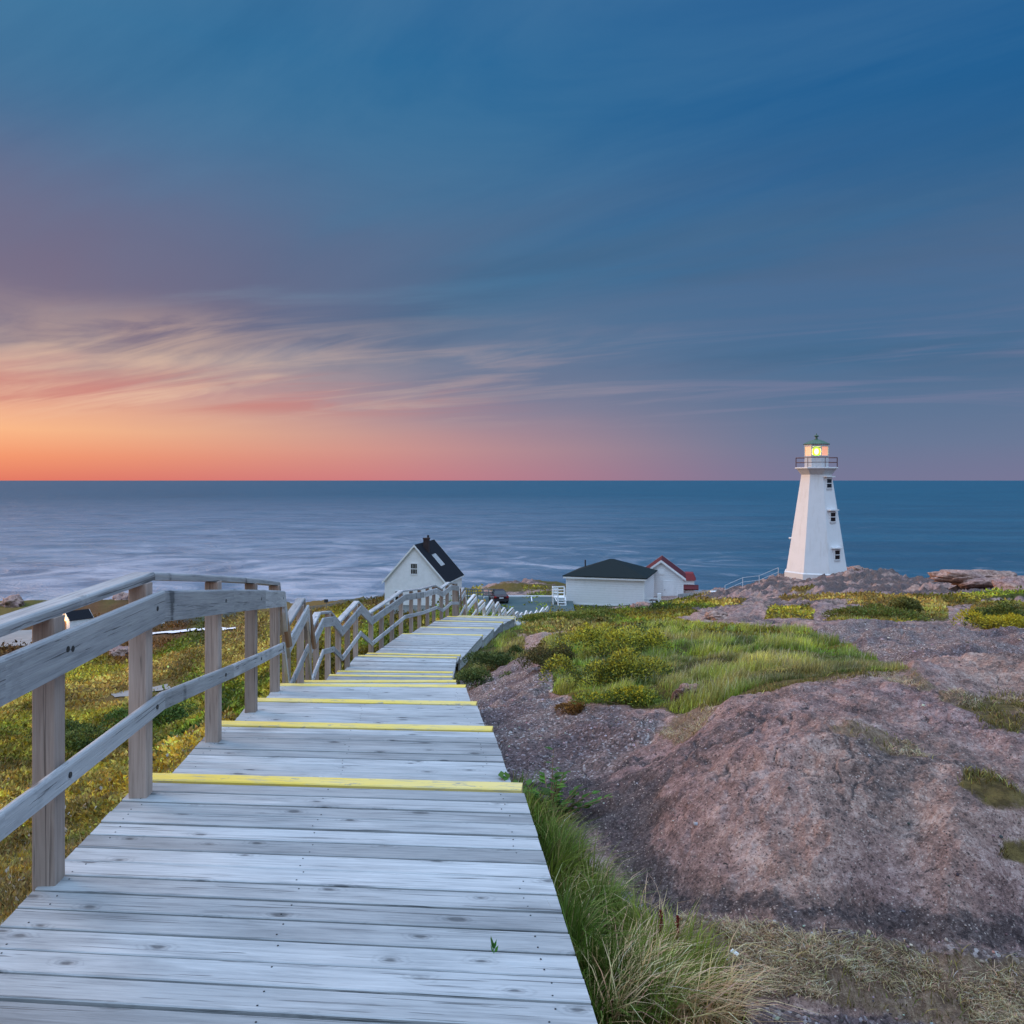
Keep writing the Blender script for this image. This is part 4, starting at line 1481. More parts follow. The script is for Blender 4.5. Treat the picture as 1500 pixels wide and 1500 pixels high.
glass_mat()
for k in range(8):
    a_, b_ = c0[k], c0[(k + 1) % 8]
    a1_, b1_ = c1[k], c1[(k + 1) % 8]
    n_o = ((a_ + b_) / 2)
    n_o = Vector((n_o.x, n_o.y, 0)).normalized()
    mid_ = (a_ + b_) / 2
    m1 = MB()
    sh = 0.80
    vs = []
    for off in (0.0, 0.012):
        for q_ in (mid_.lerp(a_, sh), mid_.lerp(b_, sh), ((a1_ + b1_) / 2).lerp(b1_, sh), ((a1_ + b1_) / 2).lerp(a1_, sh)):
            vs.append(q_ - n_o * off)
    m1.add(vs, [(0, 1, 2, 3), (7, 6, 5, 4), (0, 4, 5, 1), (1, 5, 6, 2), (2, 6, 7, 3), (3, 7, 4, 0)])
    side_pane = abs(n_o.x) > 0.5  # side faces take the glowing salmon that stands in for reflected daylight
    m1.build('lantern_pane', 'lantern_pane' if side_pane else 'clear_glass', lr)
mb = MB()


def sphere(mbb, c, r, sz=1.0, seg=20, rg=12, mi=0):
    vs, fs = [], []
    for j in range(rg + 1):
        th = math.pi * j / rg
        for k in range(seg):
            ph_ = 2 * math.pi * k / seg
            vs.append((c[0] + r * math.sin(th) * math.cos(ph_), c[1] + r * math.sin(th) * math.sin(ph_), c[2] + r * sz * math.cos(th)))
    for j in range(rg):
        for k in range(seg):
            fs.append((j * seg + k, j * seg + (k + 1) % seg, (j + 1) * seg + (k + 1) % seg, (j + 1) * seg + k))
    mbb.add(vs, fs, mi)


sphere(mb, (0, 0, 12.27), 0.46, 0.95)
lens = mb.build('lens', 'lamp_glow', lh, smooth=True)
mb = MB()
for k in range(4):
    a_ = -math.pi / 2 + k * math.pi / 2
    sphere(mb, (0.28 * math.cos(a_), 0.28 * math.sin(a_), 12.27), 0.25, 1.25)
mb.build('lamp', 'lamp_core', lens, smooth=True)
mb = MB()
mb.prism([octo(1.24, 12.97), octo(1.26, 13.01), octo(0.62, 13.34), octo(0.14, 13.5)])
rf = mb.build('roof', 'copper_green', lh)
mb = MB()
mb.prism([octo(0.13, 13.48), octo(0.10, 13.72), octo(0.24, 13.80), octo(0.22, 13.86), octo(0.05, 13.95), octo(0.02, 14.1)])
mb.build('vent_cap', 'copper_green', rf)
# windows on the right-hand face
dn_ = Vector((math.sin(math.radians(45)), -math.cos(math.radians(45)), 0))
tn_ = Vector((math.cos(math.radians(45)), math.sin(math.radians(45)), 0))
slope_t = (2.84 - 1.42) / (10.0 - 0.42)


def ap_at(z):
    return 2.84 - slope_t * (z - 0.42)


def fbox(mbb, c, w_, h_, d0, d1, tn2=tn_, dn2=dn_, mi=0):
    """box on a face: centre c, width, height, from depth d0 to d1 along the normal"""
    vs = []
    for dd2 in (d0, d1):
        for sx, sz in ((-1, -1), (1, -1), (1, 1), (-1, 1)):
            vs.append(c + tn2 * (sx * w_ / 2) + UP * (sz * h_ / 2) + dn2 * dd2)
    mbb.add(vs, [(0, 3, 2, 1), (4, 5, 6, 7), (0, 1, 5, 4), (1, 2, 6, 5), (2, 3, 7, 6), (3, 0, 4, 7)], mi)


for wz in (9.12, 5.85, 2.2):
    c = dn_ * ap_at(wz) + UP * wz
    m1 = MB()
    fbox(m1, c, 0.80, 1.02, -0.35, 0.13)
    wf = m1.build('window', 'tower_white', lh)
    for zz in (0.23, -0.23):
        m1 = MB()
        fbox(m1, c + UP * zz, 0.60, 0.38, 0.06, 0.134)
        m1.build('pane', 'dark_glass', wf)
    m1 = MB()
    fbox(m1, c + UP * 0.66, 1.15, 0.13, -0.2, 0.34)
    m1.build('hood', 'tower_white', wf)
    m1 = MB()
    fbox(m1, c - UP * 0.60, 0.72, 0.07, -0.2, 0.15)
    m1.build('sill', 'concrete_pale', wf)
mb = MB()
dl_ = Vector((-math.sin(math.radians(45)), -math.cos(math.radians(45)), 0))
c = Vector((-1, 0, 0)) * (ap_at(3.6)) + UP * 3.6
mb.tube(c, c + Vector((-0.25, 0, 0)), 0.09)
mb.build('wall_lamp', 'white_trim', lh)
plight = bpy.data.lights.new('lantern_light', 'POINT')
plight.energy = 30
plight.color = (0.85, 1.0, 0.3)
plight.shadow_soft_size = 0.3
plo = bpy.data.objects.new('lantern_light', plight)
plo.location = (0, -0.75, 12.27)
plo.parent = lh
COL.objects.link(plo)


# ------------------------------------------------------------------ buildings
def wall_block(root, w_, d_, z0, z1, mat='white_siding', name='wall'):
    m1 = MB()
    m1.box(0, w_, 0, d_, z0, z1)
    return m1.build(name, mat, root)


def slab(mbb, pts, th, mi=0):
    """extrude polygon downwards along its normal"""
    pts = [Vector(p) for p in pts]
    n = (pts[1] - pts[0]).cross(pts[2] - pts[0]).normalized()
    if n.z < 0:
        n = -n
    k = len(pts)
    vs = pts + [p - n * th for p in pts]
    fs = [tuple(range(k)), tuple(range(2 * k - 1, k - 1, -1))] + [(i, (i + 1) % k, (i + 1) % k + k, i + k) for i in range(k)]
    mbb.add(vs, fs, mi)


def win(root, x, z, w_, h_, y=0.0, nx=3, nz=2, mat='white_trim', name='window'):
    """window on the local front face (y = y, facing -y); each sash is a pane"""
    m1 = MB()
    t = 0.09
    for bx in ((x - w_ / 2 - t, x - w_ / 2, z - h_ / 2 - t, z + h_ / 2 + t), (x + w_ / 2, x + w_ / 2 + t, z - h_ / 2 - t, z + h_ / 2 + t),
               (x - w_ / 2, x + w_ / 2, z + h_ / 2, z + h_ / 2 + t), (x - w_ / 2, x + w_ / 2, z - h_ / 2 - t, z - h_ / 2), (x - w_ / 2, x + w_ / 2, z - 0.045, z + 0.045)):
        m1.box(bx[0], bx[1], y - 0.06, y + 0.03, bx[2], bx[3])
    for k in range(1, nx):
        xx = x - w_ / 2 + w_ * k / nx
        for zz in (z + h_ / 4, z - h_ / 4):
            m1.box(xx - 0.012, xx + 0.012, y - 0.035, y + 0.01, zz - h_ / 4 + 0.05, zz + h_ / 4 - 0.05)
    f = m1.build(name, mat, root)
    for zz in (z + h_ / 4, z - h_ / 4):
        m2 = MB()
        m2.box(x - w_ / 2, x + w_ / 2, y - 0.02, y + 0.02, zz - h_ / 4 + 0.045, zz + h_ / 4 - 0.045)
        m2.build('pane', 'dark_glass', f)
    return f


def gable_house(name, fl_corner, rz, w_, d_, zb, ze, zr, mats, label, cat, ov=0.25, eov=0.3, found=1.0, group=None):
    """front (gable) wall from local (0,0) to (w,0), ridge along +y. z relative to corner z"""
    root = empty(name, tuple(fl_corner), rz, label, cat, group)
    m1 = MB()
    prof = [(0, zb), (w_, zb), (w_, ze), (w_ / 2, zr), (0, ze)]
    vs = [(x, 0, z) for x, z in prof] + [(x, d_, z) for x, z in prof]
    m1.add(vs, [(0, 1, 2, 3, 4), (9, 8, 7, 6, 5)] + [(i, (i + 1) % 5, (i + 1) % 5 + 5, i + 5) for i in range(5)])
    m1.build('wall', mats[0], root)
    if found:
        m1 = MB()
        m1.box(0.04, w_ - 0.04, 0.04, d_ - 0.04, zb - found, zb - 0.003)
        m1.build('foundation', 'concrete', root)
    k = (zr - ze) / (w_ / 2)
    r_ = MB()
    for sg in (-1, 1):
        ex_ = w_ / 2 + sg * (w_ / 2 + eov)
        ez = ze - k * eov
        slab(r_, [(w_ / 2, -ov, zr + 0.14), (ex_, -ov, ez + 0.14), (ex_, d_ + ov, ez + 0.14), (w_ / 2, d_ + ov, zr + 0.14)], 0.1)
    rf_ = r_.build('roof', mats[1], root)
    m1 = MB()
    for sg in (-1, 1):
        ex_ = w_ / 2 + sg * (w_ / 2 + eov)
        ez = ze - k * eov
        for yy in (-ov - 0.03, d_ + ov):
            A_1, B_1 = Vector((w_ / 2, yy + 0.015, zr + 0.15)), Vector((ex_, yy + 0.015, ez + 0.15))
            m1.beam(A_1, B_1, [(-0.02, -0.30), (0.02, -0.30), (0.02, 0), (-0.02, 0)], sA=Vector((0, 1, 0)))
    m1.build('barge_board', mats[2], rf_)
    return root, rf_


# white house with steep black roof
hc = P(563.5, 850, 111.0)
zc = hc.z
house, hroof = gable_house('house', hc, math.radians(-9.7), 8.05, 9.6, -3.15, 0.0, 4.55, ('white_paint', 'black_roof', 'white_trim'),
                           'white gabled house with steep black roof and brick chimney beyond the railing', 'house', found=2.4)
win(house, 3.95, 1.55, 0.80, 1.35, nx=4)
m1 = MB()
m1.box(4.45, 5.15, 2.6, 3.3, 3.2, 5.35)
m1.box(4.40, 5.20, 2.55, 3.35, 5.2, 5.38)
ch = m1.build('chimney', 'brick', hroof)
m1 = MB()
m1.box(4.75, 5.0, 3.4, 3.6, 4.2, 5.7)
m1.build('flue', 'dark_metal', ch)
# skylight on the right slope
k_ = 4.55 / 4.025
fr_ = MB()
for j in range(5):
    ya = 3.3 + j * 0.42
    pts_ = [(5.45, ya, 4.55 - k_ * (5.45 - 4.025) + 0.20), (6.75, ya, 4.55 - k_ * (6.75 - 4.025) + 0.20), (6.75, ya + 0.15, 4.55 - k_ * (6.75 - 4.025) + 0.20), (5.45, ya + 0.15, 4.55 - k_ * (5.45 - 4.025) + 0.20)]
    slab(fr_, pts_, 0.08)
fr_.build('skylight', 'white_trim', hroof)
# eaves gutter line on the right
m1 = MB()
m1.box(8.2, 8.34, -0.2, 9.8, -0.42, -0.26)
m1.build('gutter', 'white_trim', hroof)
win(house, 1.9, -2.0, 0.9, 1.2, nx=2)

# hipped building
hb_c = P(829.5, 843, 101.0)
rzh = math.atan2(-2.7, 8.8)
hip = empty('hipped_building', tuple(hb_c), rzh, 'long white clapboard building with dark hipped roof behind the grassy rocks', 'building')
wall_block(hip, 9.2, 8.6, -3.25, 0.0)
m1 = MB()
m1.box(0.05, 9.15, 0.05, 8.55, -5.2, -3.255)
m1.build('foundation', 'concrete', hip)
m1 = MB()
o_ = 0.38
zt = 1.72
A_1, B_1, C_1, D_1 = Vector((-o_, -o_, 0.02)), Vector((9.2 + o_, -o_, 0.02)), Vector((9.2 + o_, 8.6 + o_, 0.02)), Vector((-o_, 8.6 + o_, 0.02))
Rg1, Rg2 = Vector((4.4, 4.3, zt)), Vector((4.9, 4.3, zt))
vs = [A_1, B_1, C_1, D_1, Rg1, Rg2] + [p - UP * 0.10 for p in (A_1, B_1, C_1, D_1)]
m1.add(vs, [(0, 1, 5, 4), (1, 2, 5), (2, 3, 4, 5), (3, 0, 4), (6, 7, 1, 0), (7, 8, 2, 1), (8, 9, 3, 2), (9, 6, 0, 3), (9, 8, 7, 6)])
hr = m1.build('roof', 'green_roof', hip)
m1 = MB()
m1.tube((1.0, 6.0, 0.5), (1.0, 6.0, 1.35), 0.09)
m1.build('vent_pipe', 'dark_metal', hr)
m1 = MB()
m1.box(-0.30, 9.5, -0.33, -0.003, -0.30, -0.085)
m1.build('fascia', 'white_trim', hr)
m1 = MB()
for x_ in (-0.03, 9.07):
    m1.box(x_, x_ + 0.16, -0.035, 0.12, -3.25, -0.1)
m1.box(0.13, 9.07, -0.03, 0.05, -3.38, -3.22)
m1.build('corner_board', 'white_trim', hip)

# shed with dark red roof
sh_c = P(936, 845, 107.5)
shed, shroof = gable_house('shed', sh_c, math.radians(-11), 5.5, 6.5, -2.65, 0.0, 2.05, ('white_siding', 'red_roof', 'white_trim'),
                           'white gabled shed with dark red roof right of the hipped building', 'shed', found=0.8, ov=0.3)
m1 = MB()
m1.box(3.05, 4.25, -0.05, -0.002, -2.6, -0.45)
dr = m1.build('door', 'white_paint', shed)
m1 = MB()
for b_ in ((2.97, 3.05, -2.6, -0.37), (4.25, 4.33, -2.6, -0.37), (3.05, 4.25, -0.45, -0.37)):
    m1.box(b_[0], b_[1], -0.075, -0.002, b_[2], b_[3])
m1.build('door_frame', 'white_trim', dr)
m1 = MB()
m1.tube((3.2, -0.05, -1.55), (3.2, -0.11, -1.55), 0.05)
m1.build('handle', 'dark_metal', dr)
m1 = MB()
m1.box(2.35, 3.15, -0.06, -0.002, 0.35, 1.0)
m1.build('hatch', 'white_trim', shed)

# small red roofed building lower down
rb_c = P(998.5, 855, 119.0)
small = empty('small_building', tuple(rb_c), math.radians(-12), 'small white building with bright red hipped roof beyond the shed', 'building')
m1 = MB()
m1.box(0, 1.75, 0, 3.0, -1.9, 0.55)
m1.build('wall', 'white_paint', small)
m1 = MB()
m1.prism([[Vector(p) for p in ((-0.2, -0.2, 0.5), (1.95, -0.2, 0.5), (1.95, 3.2, 0.5), (-0.2, 3.2, 0.5))], [Vector(p) for p in ((0.05, 0.3, 1.42), (1.55, 0.3, 1.42), (1.55, 2.6, 1.42), (0.05, 2.6, 1.42))]])
MATS['red_bright'] = simple('red_bright', (0.20, 0.012, 0.016), 0.6, var=0.15)
m1.build('roof', 'red_bright', small)
m1 = MB()
slab(m1, [(-0.4, -1.6, -0.55), (2.3, -1.6, -0.55), (2.3, -0.003, -0.1), (-0.4, -0.003, -0.1)], 0.12)
m1.build('porch_roof', 'red_roof', small)
m1 = MB()
m1.box(-0.3, 1.6, -1.4, -0.005, -1.9, -0.75)
m1.build('porch', 'white_trim', small)

# tiny lit house far left
tc_ = P(90, 906, 200)
th_, thr = gable_house('cottage', tc_, math.radians(-38), 4.2, 5.2, -2.4, 0.0, 1.7, ('white_paint', 'black_roof', 'white_trim'),
                       'small far off white cottage with black roof and glowing wall lamp on the left', 'house', found=1.5, ov=0.2, eov=0.25)
m1 = MB()
sphere(m1, (2.3, -0.35, -0.1), 0.2)
m1.build('wall_lamp', 'warm_lamp', th_, smooth=True)
m1 = MB()
m1.box(1.6, 2.5, -0.05, -0.002, -2.3, -0.4)
m1.build('door', 'brown_wood', th_)
pl = bpy.data.lights.new('cottage_light', 'POINT')
pl.energy = 180
pl.color = (1.0, 0.5, 0.15)
pl.shadow_soft_size = 0.2
po = bpy.data.objects.new('cottage_light', pl)
po.location = (2.3, -1.1, 0.1)
po.parent = th_
COL.objects.link(po)

# ------------------------------------------------------------------ white steps at the hipped building
sc_ = P(809.5, 875, 98.0)
steps = empty('stairs', tuple(sc_), 0, 'white wooden stairs and landing on the left end of the hipped building', 'stairs')
m1 = MB()
m1.box(0, 1.5, 0, 1.6, -0.12, 0.0)
m1.build('landing', 'white_trim', steps)
for (x_, y_) in ((0.0, 0.0), (0.0, 1.5), (0.55, 0.0), (1.35, 1.5), (1.35, 0.02)):
    m1 = MB()
    m1.box(x_, x_ + 0.11, y_, y_ + 0.11, -2.1, 1.1)
    m1.build('post', 'white_trim', steps)
m1 = MB()
for z_ in (1.02, 0.68, 0.34):
    m1.box(0.115, 0.545, 0.02, 0.08, z_ - 0.06, z_ + 0.06)
    m1.box(0.02, 0.08, 0.115, 1.495, z_ - 0.06, z_ + 0.06)
    m1.box(0.115, 1.345, 1.52, 1.58, z_ - 0.06, z_ + 0.06)
m1.build('railing', 'white_trim', steps)
for k in range(7):
    m1 = MB()
    z_ = -0.26 - k * 0.26
    m1.box(0.68, 1.48, -0.35 - k * 0.24, -0.05 - k * 0.24, z_ - 0.05, z_)
    m1.build('tread', 'white_trim', steps)
m1 = MB()
for x_ in (0.60, 1.49):
    m1.beam(Vector((x_, 0, 0.0)), Vector((x_, -1.9, -1.95)), chamfer(0.06, 0.26, 0.005, 0.02))
m1.build('stringer', 'white_trim', steps)

# low white barrier right of the building
bc = P(944, 882, 99.0)
bar = empty('barrier', tuple(bc), math.radians(-8), 'low white rail barrier with a broad end post beside the hipped building', 'barrier')
for x_, w_ in ((0.0, 0.12), (1.5, 0.40)):
    m1 = MB()
    m1.box(x_, x_ + w_, 0, 0.3, -0.8, 1.0 if w_ > 0.2 else 0.75)
    m1.build('post', 'white_trim', bar)
m1 = MB()
m1.box(0.125, 1.495, 0.05, 0.15, 0.34, 0.52)
m1.box(0.125, 1.495, 0.05, 0.15, -0.12, 0.12)
m1.build('rail', 'white_trim', bar)
bx = world_at(1042, 82)
m1 = MB()
m1.box(0, 0.55, 0, 0.5, -0.4, 0.62)
m1.box(-0.04, 0.59, -0.04, 0.54, 0.62, 0.69)
o = m1.build('utility_box', 'white_paint')
o.location = bx
tag(o, 'small white box on the rock slope between shed and lighthouse', 'box')
m1 = MB()
m1.tube((0, 0, -0.3), (0, 0, 1.1), 0.05)
m1.tube((0, 0, 1.1), (0, 0, 1.18), 0.07)
o = m1.build('marker_post', 'white_trim')
o.location = P(992, 876, 104)
tag(o, 'thin white marker post in the grass in front of the shed', 'post')
m1 = MB()
sh_ = [(0, 0), (1.6, 0.0), (4.2, 1.1), (6.3, 2.2)]
a_ = P(998, 871, 104)
b_ = P(1050, 864, 96)
m1.beam(a_, b_, chamfer(0.9, 0.5, 0.01, 0.06))
o = local(m1, a_).build('ramp', 'concrete')
o.location = a_
tag(o, 'grey concrete ramp climbing from the shed towards the lighthouse rocks', 'ramp')

# signs
for (px_, py_, D, hgt, w_, h_, mat, lab) in ((478, 887, 235, 2.6, 1.1, 0.9, 'dark_metal', 'dark signpost on the far shore between the near railings'),
                                             (237, 924, 195, 1.4, 1.3, 0.7, 'white_trim', 'white sign board on the left hillside beside the pale path'),
                                             (260, 925, 195, 2.6, 0.5, 1.1, 'brown_wood', 'tall narrow brown signpost on the left hillside by the slat fence')):
    x_ = (px_ - 750) / F * D
    z_ = ground_z(x_, D)
    r_ = empty('sign', (x_, D, z_), 0, lab, 'sign')
    m1 = MB()
    m1.tube((0, 0, -0.4), (0, 0, hgt), 0.09)
    m1.build('pole', 'grey_fence', r_)
    m1 = MB()
    m1.box(-w_ / 2, w_ / 2, -0.15, -0.095, hgt - h_, hgt)
    m1.build('board', mat, r_)

# ------------------------------------------------------------------ parked car
cp = P(734.5, 881, 98.5)
car = empty('parked_car', (cp.x, cp.y, LOTZ), math.radians(10), 'dark red saloon car parked at the left edge of the lot, seen from behind', 'car')


def loft(mbb, st, mi=0):
    """stations: y, list of (x,z) right half from bottom to top -> mirrored ring"""
    rings = []
    for y, half in st:
        ring = [Vector((x, y, z)) for x, z in half] + [Vector((-x, y, z)) for x, z in reversed(half)]
        rings.append(ring)
    mbb.prism(rings, mi)


m1 = MB()
loft(m1, [(0.0, [(0.70, 0.42), (0.76, 0.55), (0.74, 0.78), (0.62, 0.84)]), (0.10, [(0.82, 0.28), (0.89, 0.52), (0.86, 0.86), (0.70, 0.95)]),
          (0.8, [(0.86, 0.22), (0.92, 0.50), (0.90, 0.90), (0.74, 1.00)]), (2.4, [(0.86, 0.20), (0.92, 0.50), (0.90, 0.88), (0.76, 0.95)]),
          (3.4, [(0.86, 0.20), (0.92, 0.50), (0.89, 0.82), (0.72, 0.90)]), (4.4, [(0.80, 0.25), (0.85, 0.48), (0.80, 0.70), (0.62, 0.76)]), (4.6, [(0.66, 0.32), (0.72, 0.48), (0.66, 0.62), (0.5, 0.66)])])
body = m1.build('body', 'car_paint', car, smooth=False)
m1 = MB()
loft(m1, [(0.55, [(0.74, 0.97), (0.74, 0.98), (0.70, 0.985)]), (1.15, [(0.72, 0.96), (0.60, 1.36), (0.52, 1.40)]), (2.1, [(0.74, 0.94), (0.62, 1.40), (0.54, 1.44)]),
          (3.15, [(0.74, 0.90), (0.72, 0.91), (0.66, 0.92)])])
m1.build('cabin', 'dark_glass', car)
m1 = MB()
loft(m1, [(1.18, [(0.585, 1.38), (0.585, 1.39), (0.50, 1.415)]), (2.1, [(0.60, 1.415), (0.60, 1.425), (0.52, 1.455)])])
m1.build('car_roof', 'car_paint', car)
for sx in (-1, 1):
    m1 = MB()
    m1.box(min(sx * 0.55, sx * 0.86), max(sx * 0.55, sx * 0.86), -0.015, 0.08, 0.70, 0.86)
    m1.build('tail_light', 'tail_light', car)
    for yy in (0.95, 3.6):
        m1 = MB()
        m1.tube((sx * 0.72, yy, 0.32), (sx * 0.935, yy, 0.32), 0.325, 20)
        wh = m1.build('wheel', 'tyre', car)
        m1 = MB()
        m1.tube((sx * 0.93, yy, 0.32), (sx * 0.945, yy, 0.32), 0.19, 14)
        m1.build('rim', 'chrome', wh)
m1 = MB()
m1.box(-0.25, 0.25, -0.02, 0.02, 0.60, 0.73)
m1.build('number_plate', 'plate', car)
m1 = MB()
m1.box(-0.86, 0.86, -0.08, 0.12, 0.30, 0.52)
m1.build('bumper', 'dark_metal', car)

# ------------------------------------------------------------------ plants
def scatter(n, ulo, uhi, dlo, dhi, accept):
    """screen-even random spots on the land"""
    us = rng.uniform(ulo, uhi, n)
    Ds = np.exp(rng.uniform(math.log(dlo), math.log(dhi), n))
    s = terr(us, Ds)
    pr = accept(us, Ds, s)
    k = rng.uniform(0, 1, n) < pr
    us, Ds = us[k], Ds[k]
    s = terr(us, Ds)
    pos = np.stack([us * 0.6 * Ds, Ds, s(Z)], -1)
    return pos, s


def under_deck(pos, margin=0.03):
    cs = CLP[np.argsort(CLP[:, 1])]
    xc = np.interp(pos[:, 1], cs[:, 1], cs[:, 0])
    hw = np.interp(pos[:, 1], cs[:, 1], cs[:, 3])
    return (np.abs(pos[:, 0] - xc) < hw + margin) & (pos[:, 1] < 84)


# ground cover of the left hillside : leaves
def leaf_cover(n, ulo, uhi, dlo, dhi, accept, size, hgt, shade=1.0, flower=0.0):
    pos, s = scatter(n, ulo, uhi, dlo, dhi, accept)
    ok = ~under_deck(pos, 0.06)
    pos = pos[ok]
    us, Ds = pos[:, 0] / (0.6 * pos[:, 1]), pos[:, 1]
    s = terr(us, Ds)
    m = len(pos)
    na, nb_, nc = s(n_a), s(n_b), s(n_c)
    cols = veg_colour(na, nb_, nc, s(leftside), Ds)
    sz = size(Ds) * rng.uniform(0.6, 1.4, m)
    bush = sst(fbm(pos[:, 0] / 1.1, pos[:, 1] / 1.1, 99, 3), 0.05, 0.4) * sst(na, -0.1, 0.3)
    hh = hgt(Ds) * (0.35 + 1.9 * bush) * rng.uniform(0, 1, m) ** 0.7
    pos[:, 2] += hh
    az_ = rng.uniform(0, 2 * np.pi, m)
    el_ = rng.uniform(0.1, 1.2, m)
    dirs = np.stack([np.cos(az_) * np.cos(el_), np.sin(az_) * np.cos(el_), np.sin(el_)], -1)
    ups = rng.normal(0, 0.5, (m, 3)) + np.array([0, 0, 1])
    clump_tone = np.exp(1.5 * fbm(pos[:, 0] / (0.5 + Ds * 0.03), pos[:, 1] / (0.7 + Ds * 0.06), 141, 4))  # plant tone varied by clump, with shade between clumps painted into the leaves
    cols = cols * clump_tone[:, None] * np.exp(rng.normal(0, 0.42, (m, 1))) * (1 + rng.normal(0, 0.08, (m, 3))) * shade * 1.25
    if flower > 0:
        fl_ = (rng.uniform(0, 1, m) < flower) & (Ds < 14)
        cols[fl_] = np.array([.55, .52, .46]) * rng.uniform(0.6, 1.1, (fl_.sum(), 1))
    return leaf_quads('', pos, dirs, ups, sz * 1.5, sz * 0.75, np.clip(cols, 0.003, 0.9))


ROADM = poly_mask([(-100, 960), (-100, 922), (50, 921), (120, 918), (142, 927), (95, 934), (60, 942), (10, 954)], 2, 0) + poly_mask([(160, 935), (285, 919), (350, 919), (350, 926), (285, 929), (215, 935)], 2, 0) + poly_mask([(-90, 918), (-90, 909), (62, 907), (62, 915)], 1.5, 0) + poly_mask([(155, 1025), (158, 1013), (248, 1000), (254, 1011), (215, 1019)], 2, 0)
acc_left = lambda u, D, s: (1 - np.clip(s(ROADM), 0, 1)) * s(leftside) * s(soft_veg) * np.clip(1.25 - sst(D, 40, 200) * 0.7, 0, 1)
lsz = lambda D: 0.0068 * D ** 0.78
lh_ = lambda D: 0.05 + 0.022 * D ** 0.75
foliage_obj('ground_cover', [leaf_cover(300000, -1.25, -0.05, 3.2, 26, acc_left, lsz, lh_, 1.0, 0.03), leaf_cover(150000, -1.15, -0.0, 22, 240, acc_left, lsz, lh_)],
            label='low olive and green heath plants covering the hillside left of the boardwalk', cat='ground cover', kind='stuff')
# blades among the left cover
pos, s = scatter(60000, -1.2, -0.1, 3.3, 30, lambda u, D, s: s(leftside) * sst(s(n_b), 0.0, -0.3) * 0.9)
pos = pos[~under_deck(pos, 0.08)]
m = len(pos)
foliage_obj('dry_grass', [blades(pos, rng.uniform(0.06, 0.20, m) * (pos[:, 1] / 8) ** 0.4, 0.004 * (pos[:, 1] / 5) ** 0.7, rng.uniform(0.1, 0.8, m), rng.uniform(0, 6.28, m), rc((.24, .19, .075), m, 0.35))],
            label='dry brown and yellow grass among the heath on the left slope', cat='grass', kind='stuff')

# green grass of the hollow and of the other green patches on the right
def acc_right(u, D, s):
    return (1 - s(leftside)) * sst(s(soft_veg), 0.35, 0.8)


pos, s = scatter(330000, -0.12, 1.2, 6.5, 34, acc_right)
pos = pos[~under_deck(pos, 0.05)]
us, Ds = pos[:, 0] / (0.6 * pos[:, 1]), pos[:, 1]
s = terr(us, Ds)
m = len(pos)
na, nb_ = fbm(pos[:, 0] / 0.8, pos[:, 1] / 1.1, 130, 3), fbm(pos[:, 0] / 2.0, pos[:, 1] / 2.6, 131, 3)
gcol = mixc(np.broadcast_to(G(.150, .260, .016), (m, 3)), G(.34, .38, .035), sst(na, -0.05, 0.3))
gcol = mixc(gcol, G(.32, .25, .08), sst(nb_, 0.05, 0.3) * 0.75)
gcol = mixc(gcol, G(.05, .085, .012), sst(-na, 0.04, 0.28) * 0.8)
gcol = gcol * np.exp(rng.normal(0, 0.38, (m, 1))) * np.exp(1.0 * fbm(pos[:, 0] / 0.5, pos[:, 1] / 0.8, 137, 3))[:, None]
tip = mixc(gcol, G(.42, .40, .24), rng.uniform(0, 0.6, m))
hgt_ = rng.uniform(0.04, 0.105, m) * (0.7 + 0.9 * sst(na, -0.3, 0.3)) * (Ds / 10) ** 0.25
clm = sst(fbm(pos[:, 0] / 0.28, pos[:, 1] / 0.4, 136, 3), -0.3, 0.25)
hgt_ = hgt_ * (0.35 + 1.1 * clm)
kp = rng.uniform(0, 1, m) < 0.25 + 0.75 * clm
hgt_ = np.where(kp, hgt_, 0.015)
sd_ = rng.uniform(0, 1, m) < 0.035
tip[sd_] = G(.60, .52, .38)
hgt_ = np.where(sd_, hgt_ * 1.35, hgt_)
hgt_ = hgt_ * (1 - 0.45 * sst(Ds, 13, 26)) * sst(s(soft_veg), 0.35, 0.95) * np.where(Ds < 12, 0.8, 1.0)
foliage_obj('grass', [blades(pos, hgt_, 0.006 * (Ds / 8) ** 0.8, rng.uniform(0.1, 0.7, m), rng.normal(0.3, 1.1, m), gcol, 0.5, tip)],
            label='bright green grass filling the hollows between the pink rocks', cat='grass', kind='stuff')
# far tufts
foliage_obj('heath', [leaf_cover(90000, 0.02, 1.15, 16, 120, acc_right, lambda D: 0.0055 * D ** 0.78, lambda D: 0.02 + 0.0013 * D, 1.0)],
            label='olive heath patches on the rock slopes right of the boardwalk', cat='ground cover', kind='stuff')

# long grass against the near right edge of the deck
tuft = poly_mask(V_TUFT, 10, 0.8)
EDGE2 = poly_mask([(735, 1160), (775, 1175), (812, 1240), (880, 1320), (960, 1375), (1045, 1425), (1080, 1520), (860, 1520)], 16, 1.6)


def acc_t(u, D, s):
    return s(EDGE2)


